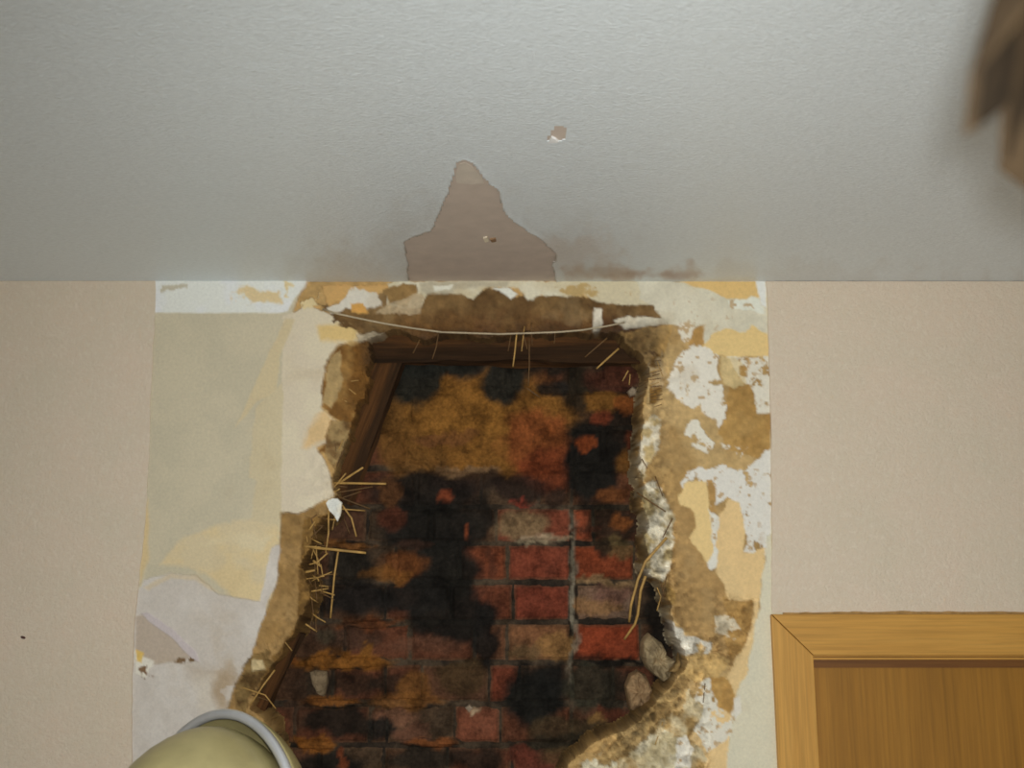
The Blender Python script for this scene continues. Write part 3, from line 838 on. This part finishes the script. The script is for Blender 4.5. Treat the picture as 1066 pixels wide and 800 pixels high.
# ------------------------------------------------------------------ timbers
def beam(name, a, b, wide, thick, label, seed):
    a = Vector(a); b = Vector(b)
    L = (b - a).length
    n = int(L / 0.006); m = 18
    rnd = np.random.RandomState(seed)
    V = []; F = []
    # cross section ring with slight rounding, rough along its run
    ring = []
    for (cx, cy) in ((-1, -1), (1, -1), (1, 1), (-1, 1)):
        ring.append((cx, cy))
    sec = []
    for i in range(4):
        p, q_ = ring[i], ring[(i + 1) % 4]
        for s in np.linspace(0.06, 0.94, 6):
            sec.append((p[0] + (q_[0] - p[0]) * s, p[1] + (q_[1] - p[1]) * s))
    m = len(sec)
    us = np.linspace(0, L, n)
    for j, (sx, sy) in enumerate(sec):
        pass
    for i, u in enumerate(us):
        for j, (sx, sy) in enumerate(sec):
            g = fbm(np.array([u * 30.0]), np.array([j * 3.1]), 4.0, seed, 4)[0] * 0.0055
            V.append((u, sy * (thick / 2 + g), sx * (wide / 2 + g)))
    for i in range(n - 1):
        for j in range(m):
            F.append((i * m + j, i * m + (j + 1) % m, (i + 1) * m + (j + 1) % m, (i + 1) * m + j))
    F.append(tuple(reversed(range(m)))); F.append(tuple((n - 1) * m + j for j in range(m)))
    me = mesh(name, V, F)
    bm = bmesh.new(); bm.from_mesh(me); bmesh.ops.recalc_face_normals(bm, faces=bm.faces); bm.to_mesh(me); bm.free()
    o = link(name, me, M['char'])
    ax = (b - a).normalized(); ay = Vector((0, 1, 0)); az = ax.cross(ay).normalized()
    o.matrix_world = Matrix(((ax.x, ay.x, az.x, a.x), (ax.y, ay.y, az.y, a.y), (ax.z, ay.z, az.z, a.z), (0, 0, 0, 1)))
    return tag(o, label, 'beam')


p = at(330, 362, 0.055); q_ = at(720, 361, 0.055)
beam('timber_lintel', p, q_, 0.068, 0.045, 'charred horizontal timber lintel across the top of the brick hole', 3)
p = at(410, 352, 0.058); q_ = at(346, 520, 0.058)
beam('timber_brace', p, q_, 0.074, 0.045, 'charred slanting timber brace at the upper left of the brick hole', 5)
p = at(306, 655, 0.05); q_ = at(252, 770, 0.05)
beam('timber_stud', p, q_, 0.040, 0.035, 'short charred slanting timber just above the helmet', 9)


# ------------------------------------------------------------------ tubes: straw and the cable
def tube(name, pts, r0, r1, mat, sides=6, flat_=0.7):
    P = [Vector(p) for p in pts]; n = len(P)
    V = []; F = []
    for i, p in enumerate(P):
        t = (P[min(n - 1, i + 1)] - P[max(0, i - 1)]).normalized()
        a = t.cross(Vector((0, 1, 0)))
        if a.length < 1e-4:
            a = Vector((1, 0, 0))
        a.normalize(); b = t.cross(a).normalized()
        r = r0 + (r1 - r0) * i / (n - 1)
        for k_ in range(sides):
            an = 2 * math.pi * k_ / sides
            V.append(p + a * math.cos(an) * r + b * math.sin(an) * r * flat_)
    for i in range(n - 1):
        for k_ in range(sides):
            F.append((i * sides + k_, i * sides + (k_ + 1) % sides, (i + 1) * sides + (k_ + 1) % sides, (i + 1) * sides + k_))
    F.append(tuple(reversed(range(sides)))); F.append(tuple((n - 1) * sides + j for j in range(sides)))
    me = mesh(name, V, F)
    bm = bmesh.new(); bm.from_mesh(me); bmesh.ops.recalc_face_normals(bm, faces=bm.faces); bm.to_mesh(me); bm.free()
    return link(name, me, mat, smooth=True)


def straw(pts, w, label, group, mat='straw'):
    """pts: (px, py, depth of that point behind the wall face); w: width in picture units"""
    P = [at(a, b, d) for a, b, d in pts]
    Q = []
    for i in range(len(P) - 1):
        for s in range(4):
            Q.append(P[i].lerp(P[i + 1], s / 4))
    Q.append(P[-1])
    r = w / 547.0 / 2 * 0.72
    o = tube('straw_stalk', Q, r, r * 0.8, M[mat])
    return tag(o, label, 'straw', group)


LG = 'straw at the left side of the hole'
TG = 'straw above the hole'
RG = 'straw at the right side of the hole'
straw([(342, 503, 0.010), (402, 504, -0.012)], 3.6, 'thick pale straw stalk lying level across the foot of the slanting brace', LG)
straw([(350, 505, 0.015), (378, 487, -0.005)], 3.6, 'stout straw stalk rising slantwise in front of the slanting brace', LG)
straw([(322, 570, 0.004), (352, 573, -0.012), (381, 576, -0.004)], 4.2, 'thick browned straw stalk lying level low on the left side of the hole', LG)
straw([(352, 574, 0.01), (348, 600, 0.006), (344, 644, 0.02)], 3.0, 'long straw stalk hanging straight down at the left side of the hole', LG)
for pts, w_, mt in (
        ([(344, 512, .01), (360, 493, .0)], 2.6, 'straw'), ([(346, 514, .012), (388, 507, .01)], 2.2, 'straw_dark'), ([(348, 516, .012), (385, 530, .012)], 2.4, 'straw_dark'),
        ([(352, 530, .012), (380, 532, .012)], 2.0, 'straw'), ([(356, 526, .012), (366, 540, .01), (371, 559, .012)], 2.8, 'straw'), ([(342, 528, .0), (342, 555, -.004), (339, 576, .0)], 2.6, 'straw'),
        ([(349, 536, .01), (346, 552, .008)], 1.8, 'straw'), ([(352, 520, .01), (376, 512, .012)], 1.8, 'straw_dark'), ([(316, 569, .0), (334, 570, -.004)], 2.4, 'straw'),
        ([(341, 576, .0), (330, 586, -.004), (322, 588, .0)], 2.4, 'straw'), ([(326, 584, .0), (334, 590, -.003)], 3.6, 'straw'), ([(329, 568, .004), (331, 598, .004)], 1.8, 'straw'),
        ([(318, 596, .002), (328, 594, -.004)], 4.0, 'straw'), ([(334, 588, .002), (336, 600, .004)], 1.8, 'straw'), ([(332, 610, .006), (342, 611, .006)], 2.0, 'straw'),
        ([(324, 616, .004), (342, 613, .004)], 2.2, 'straw'), ([(322, 552, .0), (328, 543, -.004)], 2.4, 'straw'), ([(324, 560, .002), (336, 548, -.002)], 2.0, 'straw_dark'),
        ([(330, 562, .004), (324, 540, -.002), (330, 536, .0)], 2.0, 'straw_dark'), ([(328, 605, .006), (330, 628, .008)], 1.6, 'straw_dark'), ([(318, 650, .004), (330, 658, .008)], 2.4, 'straw'),
        ([(324, 618, .01), (326, 640, .014), (322, 655, .012)], 1.6, 'straw_dark'), ([(296, 668, .004), (304, 678, .01)], 1.8, 'straw'), ([(303, 655, .004), (296, 664, .004)], 1.6, 'straw'),
        ([(286, 698, .002), (274, 714, -.006), (260, 735, .0)], 2.6, 'straw'), ([(252, 716, .0), (276, 724, -.006), (287, 738, .004)], 1.8, 'straw'), ([(262, 724, .0), (280, 730, -.004)], 1.4, 'straw_dark'),
        ([(358, 398, .004), (374, 396, .006)], 1.6, 'straw'), ([(362, 404, .004), (372, 412, .006)], 1.8, 'straw'), ([(356, 416, .002), (364, 420, .004)], 2.6, 'straw'), ([(366, 408, .006), (378, 405, .01)], 1.4, 'straw_dark'),
        ([(352, 470, .004), (357, 458, .0)], 1.8, 'straw'), ([(350, 486, .006), (359, 466, .004)], 2.2, 'straw_dark'), ([(346, 496, .006), (354, 476, .004)], 2.0, 'straw_dark'), ([(364, 556, .012), (358, 540, .012)], 1.4, 'straw_dark'),
        ([(345, 492, .01), (350, 470, .004), (349, 462, .0)], 1.4, 'straw_dark')):
    qx, qy = pts[0][0], pts[0][1]
    tone = 'browned' if mt == 'straw_dark' else 'pale'
    where = ('beside the top of the slanting brace' if qy < 440 else 'in the tuft left of the slanting brace' if qy < 500 else 'fanning out beside the white paint flake' if qy < 540
             else 'in the tangle below the white paint flake' if qy < 645 else 'above the helmet')
    straw(pts, w_, tone + ' short straw stalk in the clay ' + where, LG, mt)
rs = random.Random(21)
for k_ in range(30):
    qy = rs.uniform(505, 640)
    qx = (346 - (qy - 505) * 0.55) if qy < 550 else 320
    qx += rs.uniform(-4, 14)
    an = rs.uniform(-0.7, 1.9); ln = rs.uniform(8, 24)
    mt = 'straw_dark' if rs.random() < 0.6 else 'straw'
    straw([(qx, qy, 0.012), (qx + math.cos(an) * ln * 0.5 + rs.uniform(-2, 2), qy + math.sin(an) * ln * 0.5, rs.uniform(-0.004, 0.008)), (qx + math.cos(an) * ln, qy + math.sin(an) * ln, rs.uniform(-0.004, 0.012))],
          rs.uniform(1.3, 2.2), ('browned' if mt == 'straw_dark' else 'pale') + ' wispy thin straw in the tangle ' + ('beside the white paint flake' if qy < 545 else 'below the white paint flake' if qy < 590 else 'above the slanting stud'), LG, mt)
for k_ in range(10):
    qy = 376 + k_ * 5 + rs.uniform(-2, 2)
    straw([(690 - rs.uniform(0, 4), qy, -0.003), (674 + rs.uniform(-3, 5), qy + rs.uniform(-2, 5), 0.004)], 1.2, 'browned wispy thin straw in crumbled plaster beside the right end of the lintel', 'straw at the right side of the hole', 'straw_dark')
straw([(632, 352, .0), (609, 372, .006)], 2.2, 'dark slanting straw stalk above the upper right corner of the hole', TG, 'straw_dark')
straw([(644, 363, .0), (621, 384, .0)], 3.0, 'bright slanting straw stalk at the upper right corner of the hole', TG)
for pts, w_, mt in (
        ([(457, 344, -.004), (454, 362, -.002), (450, 374, .004)], 1.8, 'straw_dark'), ([(437, 354, -.002), (430, 368, .002)], 1.8, 'straw_dark'), ([(538, 346, -.006), (536, 366, -.004), (534, 382, .0)], 2.4, 'straw'),
        ([(544, 346, -.004), (549, 364, .0)], 1.8, 'straw_dark'), ([(551, 352, -.002), (551, 380, .004), (550, 402, .012)], 1.8, 'straw_dark'), ([(548, 404, .02), (562, 414, .024)], 2.2, 'straw_dark'),
        ([(546, 340, -.004), (543, 366, -.002)], 1.8, 'straw'), ([(553, 336, -.004), (554, 360, .0)], 1.6, 'straw_dark'), ([(532, 348, -.004), (529, 366, .0)], 1.6, 'straw_dark'), ([(578, 346, -.002), (577, 358, .0)], 1.4, 'straw_dark'),
        ([(654, 386, .002), (648, 397, .006)], 1.8, 'straw'), ([(656, 390, .004), (655, 401, .006)], 1.6, 'straw')):
    where = 'under the left half of the sagging cable' if pts[0][0] < 500 else 'under the middle of the sagging cable' if pts[0][0] < 600 else 'at the right end of the lintel'
    straw(pts, w_, ('browned' if mt == 'straw_dark' else 'pale') + ' thin straw stalk hanging ' + where, TG, mt)
straw([(694, 560, -.003), (672, 585, -.004), (664, 604, .0), (657, 630, .01), (655, 648, .03)], 4.2, 'long bent straw blade sweeping down over the lower right of the bricks', RG)
straw([(672, 600, .0), (667, 615, .004), (664, 640, .02), (661, 650, .03), (650, 666, .05)], 4.2, 'broad straw blade with a kinked tip in front of the bright red brick', RG)
for pts, w_, mt in (
        ([(663, 513, .004), (676, 522, -.008), (693, 533, -.004)], 2.2, 'straw_dark'), ([(668, 478, -.002), (674, 488, -.006)], 1.6, 'straw_dark'), ([(682, 496, -.004), (690, 517, -.006)], 1.6, 'straw_dark'),
        ([(684, 636, .0), (688, 622, -.004), (684, 612, -.004)], 1.8, 'straw'), ([(692, 622, -.002), (688, 606, -.006)], 1.8, 'straw_dark'), ([(700, 540, -.004), (690, 560, -.006)], 1.8, 'straw_dark'),
        ([(676, 388, .0), (688, 384, -.004)], 1.4, 'straw'), ([(676, 402, .0), (686, 398, -.004)], 1.4, 'straw'), ([(674, 412, .0), (684, 408, -.004)], 1.4, 'straw_dark'), ([(684, 376, -.002), (690, 392, -.004)], 1.4, 'straw'),
        ([(694, 600, -.004), (688, 630, -.004)], 1.6, 'straw_dark'), ([(690, 752, -.002), (682, 776, -.005)], 1.6, 'straw'), ([(734, 712, -.004), (732, 732, -.006)], 1.4, 'straw_dark')):
    where = 'beside the right end of the lintel' if pts[0][1] < 430 else 'above the long bent straw blade' if pts[0][1] < 545 else 'beside the long bent straw blade' if pts[0][1] < 650 else 'on the broken edge under the plaster lumps'
    straw(pts, w_, ('browned' if mt == 'straw_dark' else 'pale') + ' straw stalk in crumbled plaster ' + where, RG, mt)

cab = [(336, 322), (352, 327), (375, 332), (400, 337), (430, 342), (460, 346), (490, 347), (520, 348), (550, 347), (580, 346), (605, 344), (630, 340), (650, 336)]
P = [at(a, b, -0.012 + (0.008 if i in (0, 12) else 0)) for i, (a, b) in enumerate(cab)]
o = tube('cable', P, 0.0018, 0.0017, M['cable'], 8, 1.0)
tag(o, 'thin whitish cable sagging across the clay above the brick hole', 'cable')


# ------------------------------------------------------------------ lumps and chips of plaster
def lump(name, outline, Y, thick, col, label, cat='plaster', group=None, seed=0, col2=None):
    """rounded chunk with the given outline, its own thickness"""
    P = rough_line(list(outline) + [outline[0]], 3, 0.9, 1200 + seed)[:-1]
    P = [at(a, b, Y) for a, b in P]
    c = sum(P, Vector()) / len(P)
    V = []; F = []; cl = []
    n = len(P)
    rings = [(1.0, 0.6), (0.98, 0.1), (0.93, -0.20), (0.80, -0.34), (0.62, -0.40), (0.42, -0.42), (0.2, -0.44)]
    for (s, dy) in rings:
        for p in P:
            V.append(c + (p - c) * s + Vector((0, dy * thick, 0)))
    V.append(c + Vector((0, -0.47 * thick, 0)))
    a = np.array([[v.x, v.z] for v in V])
    g = fbm(a[:, 0], a[:, 1], 0.014, 1300 + seed, 4) * thick * 0.30
    for i in range(n, len(V)):
        V[i].y += g[i]
    for r in range(len(rings) - 1):
        for i in range(n):
            F.append((r * n + i, r * n + (i + 1) % n, (r + 1) * n + (i + 1) % n, (r + 1) * n + i))
    t0 = (len(rings) - 1) * n
    for i in range(n):
        F.append((t0 + i, t0 + (i + 1) % n, len(V) - 1))
    F.append(tuple(reversed(range(n))))
    me = mesh(name, V, F)
    bm = bmesh.new(); bm.from_mesh(me); bmesh.ops.recalc_face_normals(bm, faces=bm.faces); bm.to_mesh(me); bm.free()
    k_ = sstep(-0.5, 0.5, fbm(a[:, 0], a[:, 1], 0.03, 1350 + seed, 4))[:, None]
    c2 = col2 or tuple(x * 0.82 for x in col)
    setcol(me, np.array(A(*col)) * (1 - k_) + np.array(A(*c2)) * k_)
    return tag(link(name, me, M['lump']), label, cat, group)


lump('plaster_lump', [(651, 716), (656, 703), (664, 698), (674, 703), (679, 718), (677, 732), (670, 742), (655, 740)], 0.062, 0.042, (136, 110, 80), 'rounded beige plaster lump wedged under the bright red brick', seed=1)
lump('plaster_lump', [(669, 668), (676, 660), (688, 668), (694, 682), (702, 688), (700, 704), (690, 710), (674, 698), (668, 684)], 0.052, 0.05, (146, 128, 98), 'cracked beige plaster lump beside the bright red brick', seed=2)
lump('plaster_chip', [(322, 700), (328, 698), (341, 699), (342, 712), (337, 726), (330, 722), (324, 712)], 0.078, 0.022, (112, 96, 74), 'small greyish plaster chip stuck on the sooty bricks above the helmet', seed=3)
lump('plaster_chip', [(653, 408), (658, 403), (663, 406), (662, 412), (656, 414)], 0.07, 0.012, (140, 124, 104), 'tiny pale plaster chip near the upper right corner of the bricks', seed=4)
lump('paint_flake', [(339, 524), (343, 519), (351, 519), (356, 524), (355, 534), (352, 543), (348, 537), (342, 532)], -0.003, 0.006, (206, 200, 188), 'white torn paint flake hanging at the left edge of the hole', seed=5, col2=(196, 188, 172))
lump('plaster_chip', [(484, 737), (489, 733), (493, 737), (489, 742)], 0.08, 0.012, (150, 132, 112), 'tiny pale plaster crumb on the lower bricks between soot patches', seed=6)
lump('plaster_lump', [(696, 700), (704, 690), (706, 680), (709, 690), (705, 702)], 0.03, 0.02, (150, 122, 78), 'narrow beige plaster sliver at the right edge of the hole', seed=7)

# ------------------------------------------------------------------ door
door = empty('door_1', (DX0 + DW / 2, -0.015, 0)); struct(door)
inv = Matrix.Translation(-Vector(door.location))
X0, X1 = DX0, DX0 + DW
CW = 0.0715
YF, YB = -0.016, 0.0


def dpart(name, me, mat):
    me.transform(inv)
    return link(name, me, mat, door)


def bevel_mesh(me, wdt):
    bm = bmesh.new(); bm.from_mesh(me)
    bmesh.ops.recalc_face_normals(bm, faces=bm.faces)
    bmesh.ops.dissolve_limit(bm, angle_limit=0.01, verts=bm.verts, edges=bm.edges)
    bmesh.ops.bevel(bm, geom=list(bm.edges), offset=wdt, segments=2, affect='EDGES', profile=0.6)
    bm.to_mesh(me); bm.free()
    return me


g = 0.0006
dpart('door_casing', bevel_mesh(slab_poly('door_casing', [(X0, DTOP - 0.001), (X0, 0.0), (X0 + CW, 0.0), (X0 + CW, DTOP - CW - g)], YF, YB), 0.0015), M['oak_side'])
dpart('door_casing', bevel_mesh(slab_poly('door_casing', [(X1, DTOP - 0.001), (X1, 0.0), (X1 - CW, 0.0), (X1 - CW, DTOP - CW - g)], YF, YB), 0.0015), M['oak_side'])
dpart('door_casing', bevel_mesh(slab_poly('door_casing', [(X0 + g, DTOP), (X0 + CW + g, DTOP - CW), (X1 - CW - g, DTOP - CW), (X1 - g, DTOP)], YF, YB), 0.0015), M['oak_head'])
bm = bmesh.new()
bm_box(bm, X0 + CW - 0.012, X1 - CW + 0.012, 0.004, 0.14, DTOP - CW - 0.004, DTOP - CW + 0.012)
dpart('door_lining', bm_mesh('door_lining', bm), M['oak_head'])
for s in (0, 1):
    bm = bmesh.new()
    xa = X0 + CW - 0.012 if s == 0 else X1 - CW
    bm_box(bm, xa, xa + 0.012, 0.004, 0.14, 0, DTOP - CW)
    dpart('door_lining', bm_mesh('door_lining', bm), M['oak_side'])
LZ = DTOP - CW - 0.0065
bm = bmesh.new(); bm_box(bm, X0 + CW + 0.0015, X1 - CW - 0.0015, 0.010, 0.05, 0.006, LZ)
M['oak_dark'] = wood('dark oak rebate', (84, 52, 18), (94, 58, 20), (104, 66, 24), 0)
bm = bmesh.new(); bm_box(bm, X0 + CW + 0.001, X1 - CW - 0.001, 0.006, 0.0098, LZ - 0.017, LZ)
dpart('door_rebate', bm_mesh('door_rebate', bm), M['oak_dark'])
bm = bmesh.new(); bm_box(bm, X0 + CW + 0.0015, X1 - CW - 0.0015, 0.010, 0.05, 0.006, LZ)
leaf = dpart('door_leaf', bevel_mesh(bm_mesh('door_leaf', bm), 0.001), M['oak_leaf'])
bm = bmesh.new(); bm_box(bm, X0 + CW + 0.001, X1 - CW - 0.001, -0.004, 0.004, DTOP - CW - 0.0085, DTOP - CW - 0.0045)
dpart('door_bead', bm_mesh('door_bead', bm), M['oak_head'])

# ------------------------------------------------------------------ helmet and the person wearing it
M['helmet'] = flat('pale yellow helmet shell', A(136, 126, 88), 0.34, 0.5, 26, 0.12, 0.12, 0.001, 90)
M['trim'] = flat('grey metal trim', A(158, 158, 160), 0.28, 0.6, 30, 0.08, 0.05, metal=0.55)
M['rubber'] = flat('black rubber', A(40, 38, 36), 0.6, 0.4, 30, 0.1)
HX, HY = at(212, 780, -0.55).x, -0.55
HZ = 1.795
hel = empty('helmet', (HX, HY, HZ))
hel.rotation_euler = (math.radians(-4), math.radians(0), math.radians(-24))
tag(hel, 'pale yellow domed helmet with a raised grey rim in front of the wall', 'helmet')


def ell(a, b, c, th0, th1, ph0, ph1, n, m):
    V = []; F = []
    for j in range(m):
        ph = ph0 + (ph1 - ph0) * j / (m - 1)
        for i in range(n):
            th = th0 + (th1 - th0) * i / (n - 1)
            V.append((a * math.cos(th) * math.cos(ph), c * math.sin(ph), b * math.sin(th) * math.cos(ph)))
    for j in range(m - 1):
        for i in range(n - 1):
            F.append((j * n + i, j * n + i + 1, (j + 1) * n + i + 1, (j + 1) * n + i))
    return V, F


# shell: dome plus a flaring neck
V = []; F = []
n = 64
prof = [(0.0, 1.0), (0.12, 0.993), (0.25, 0.965), (0.4, 0.91), (0.55, 0.83), (0.68, 0.73), (0.79, 0.61), (0.88, 0.47), (0.945, 0.32), (0.985, 0.16), (1.0, 0.0), (1.0, -0.2), (1.02, -0.4), (1.06, -0.55), (1.06, -0.57), (1.02, -0.56), (0.96, -0.2), (0.95, 0.1)]
for (r, z) in prof:
    for i in range(n):
        an = 2 * math.pi * i / n
        V.append((0.116 * r * math.cos(an), 0.140 * r * math.sin(an), 0.150 * z))
for j in range(len(prof) - 1):
    for i in range(n):
        F.append((j * n + i, j * n + (i + 1) % n, (j + 1) * n + (i + 1) % n, (j + 1) * n + i))
me = mesh('shell', V, F)
bm = bmesh.new(); bm.from_mesh(me); bmesh.ops.remove_doubles(bm, verts=bm.verts, dist=1e-5); bmesh.ops.recalc_face_normals(bm, faces=bm.faces); bm.to_mesh(me); bm.free()
o = link('shell', me, M['helmet'], hel, True)
V, F = ell(0.131, 0.168, 0.152, math.radians(-14), math.radians(194), math.radians(13), math.radians(72), 60, 18)
o = link('brow_cowl', mesh('brow_cowl', V, F), M['helmet'], hel, True)
sd = o.modifiers.new('thickness', 'SOLIDIFY'); sd.thickness = 0.005; sd.offset = -1
ph = math.radians(12)
ring = []
for i in range(61):
    th = math.radians(-14 + 208 * i / 60)
    ring.append((0.130 * math.cos(th) * math.cos(ph), 0.152 * math.sin(ph), 0.167 * math.sin(th) * math.cos(ph)))
o = tube('rim_trim', ring, 0.0065, 0.0065, M['trim'], 10, 1.0); o.parent = hel
for s in (-1, 1):
    bm = bmesh.new()
    bmesh.ops.create_cone(bm, cap_ends=True, segments=20, radius1=0.013, radius2=0.010, depth=0.014, matrix=Matrix.Translation((s * 0.135, 0.01, -0.02)) @ Matrix.Rotation(math.pi / 2 * s, 4, 'Y'))
    link('pivot_knob', bm_mesh('pivot_knob', bm), M['rubber'], hel)


def person():
    J = {}
    E = []
    V = []; R = []

    def jt(name, p, r, par=None):
        J[name] = len(V); V.append(p); R.append(r)
        if par:
            E.append((J[par], J[name]))
    jt('pelvis', (0, 0, 1.00), (0.165, 0.12)); jt('waist', (0, 0, 1.15), (0.155, 0.11), 'pelvis'); jt('chest', (0, 0.01, 1.38), (0.175, 0.125), 'waist')
    jt('collar', (0, 0, 1.54), (0.11, 0.09), 'chest'); jt('neck', (0, 0.01, 1.62), (0.062, 0.062), 'collar'); jt('jaw', (0, 0.03, 1.70), (0.070, 0.085), 'neck'); jt('crown', (0, 0.02, 1.84), (0.078, 0.095), 'jaw')
    for s, t_ in ((-1, 'l'), (1, 'r')):
        jt('sh' + t_, (s * 0.20, 0, 1.49), (0.075, 0.075), 'collar'); jt('el' + t_, (s * 0.27, -0.03, 1.20), (0.055, 0.055), 'sh' + t_)
        jt('wr' + t_, (s * 0.28, 0.06, 0.96), (0.040, 0.034), 'el' + t_); jt('pa' + t_, (s * 0.28, 0.085, 0.88), (0.036, 0.020), 'wr' + t_)
        for k_ in range(4):
            y = 0.055 + 0.022 * k_; l = (0.068, 0.08, 0.084, 0.072)[k_]
            jt('f%d%s' % (k_, t_), (s * 0.278, y + 0.012, 0.835), (0.010, 0.010), 'pa' + t_); jt('g%d%s' % (k_, t_), (s * 0.272, y + 0.016, 0.835 - l * 0.5), (0.009, 0.009), 'f%d%s' % (k_, t_)); jt('h%d%s' % (k_, t_), (s * 0.262, y + 0.016, 0.835 - l), (0.007, 0.007), 'g%d%s' % (k_, t_))
        jt('t0' + t_, (s * 0.265, 0.125, 0.885), (0.012, 0.012), 'pa' + t_); jt('t1' + t_, (s * 0.258, 0.145, 0.845), (0.009, 0.009), 't0' + t_)
        jt('hip' + t_, (s * 0.10, 0, 0.93), (0.105, 0.11), 'pelvis'); jt('kn' + t_, (s * 0.12, 0.02, 0.50), (0.072, 0.075), 'hip' + t_); jt('an' + t_, (s * 0.13, -0.01, 0.10), (0.050, 0.055), 'kn' + t_)
        jt('he' + t_, (s * 0.13, -0.01, 0.052), (0.046, 0.048), 'an' + t_); jt('to' + t_, (s * 0.14, 0.17, 0.042), (0.046, 0.036), 'he' + t_)
    me = bpy.data.meshes.new('person'); me.from_pydata(V, E, [])
    o = link('person', me, flat('dark blue jacket cloth', A(46, 50, 66), 0.9, 0.2, 30, 0.15))
    o.modifiers.new('skin', 'SKIN'); sk = me.skin_vertices[0].data
    for i, r in enumerate(R):
        sk[i].radius = r; sk[i].use_root = (i == 0)
    sb = o.modifiers.new('smooth', 'SUBSURF'); sb.levels = 1; sb.render_levels = 2
    return o


pe = person()
pe.location = (HX, HY - 0.01, 0.03)
pe.rotation_euler = (0, 0, math.radians(-34))
tag(pe, 'person standing under the pale yellow helmet, facing the broken wall', 'person')

# ------------------------------------------------------------------ pendant lamp close to the camera
M['shade'] = flat('brown lamp shade panel', (0.024, 0.0145, 0.0065), 0.8, 0.15, 60, 0.3, 0.2, 0.002, 80)
M['shade_edge'] = flat('dark brown seam', (0.018, 0.009, 0.004), 0.6, 0.3, 60, 0.3)
M['brass'] = flat('dull brass', (0.25, 0.16, 0.06), 0.4, 0.5, 30, 0.1, metal=0.6)
LS = 0.72
LZ0 = CAM.z + 0.20 * LS
lamp = empty('pendant_lamp', (CAM.x + 0.339 * LS, CAM.y + 0.385 * LS, LZ0))
tag(lamp, 'brown panelled pendant lamp with pointed lower edge hanging from the ceiling', 'lamp')
a1 = math.radians(162)
RT, RB_, HT = 0.056 * LS, 0.138 * LS, 0.215 * LS
for k_ in range(7):
    c = a1 - 2 * math.pi / 7 * k_
    aa, bb = c + math.pi / 7, c - math.pi / 7
    # panel: top edge, valley corners, tip
    def pt(an, r, z):
        return Vector((r * math.cos(an), r * math.sin(an), z))
    zv = 0.036 * LS
    rv = RB_ + (RT - RB_) * zv / HT
    outer = [pt(aa, RT, HT), pt(bb, RT, HT), pt(bb, rv, zv), pt((bb + c) / 2, rv + 0.002, zv * 0.5), pt(c, RB_, 0.0), pt((aa + c) / 2, rv + 0.012, zv * 0.42), pt(aa, rv, zv)]
    cen = pt(c, (RT + rv) / 2 + 0.006, 0.13 * LS)
    V = outer + [cen]; m = len(outer)
    inner_ = [Vector((v.x * 0.965, v.y * 0.965, v.z + 0.001)) for v in V]
    V = V + inner_
    F = [(i, (i + 1) % m, m) for i in range(m)] + [(m + 1 + (i + 1) % m, m + 1 + i, 2 * m + 1) for i in range(m)]
    F += [((i + 1) % m, i, m + 1 + i, m + 1 + (i + 1) % m) for i in range(m)]
    link('shade_panel', mesh('shade_panel', V, F), M['shade'], lamp)
    o = tube('panel_seam', [pt(aa, RT, HT), pt(aa, rv + 0.001, zv)], 0.003, 0.003, M['shade_edge']); o.parent = lamp
ringp = [(RT * math.cos(t_), RT * math.sin(t_), HT) for t_ in np.linspace(0, 2 * math.pi, 33)]
o = tube('top_ring', ringp, 0.004, 0.004, M['brass'], 8, 1.0); o.parent = lamp
for k_ in range(3):
    an = k_ * 2 * math.pi / 3
    o = tube('spoke', [(RT * math.cos(an), RT * math.sin(an), HT), (0.0, 0.0, HT + 0.004)], 0.002, 0.002, M['brass']); o.parent = lamp
o = tube('lamp_holder', [(0, 0, HT + 0.02), (0, 0, HT - 0.01), (0, 0, HT - 0.06)], 0.014, 0.018, M['brass'], 16, 1.0); o.parent = lamp
o = tube('cord', [(0, 0, HT + 0.015), (0, 0, CEIL - LZ0 - 0.03)], 0.0035, 0.0035, M['rubber'], 8, 1.0); o.parent = lamp
o = tube('ceiling_rose', [(0, 0, CEIL - LZ0 - 0.035), (0, 0, CEIL - LZ0 - 0.02), (0, 0, CEIL - LZ0 - 0.0012)], 0.012, 0.045, M['brass'], 24, 1.0); o.parent = lamp
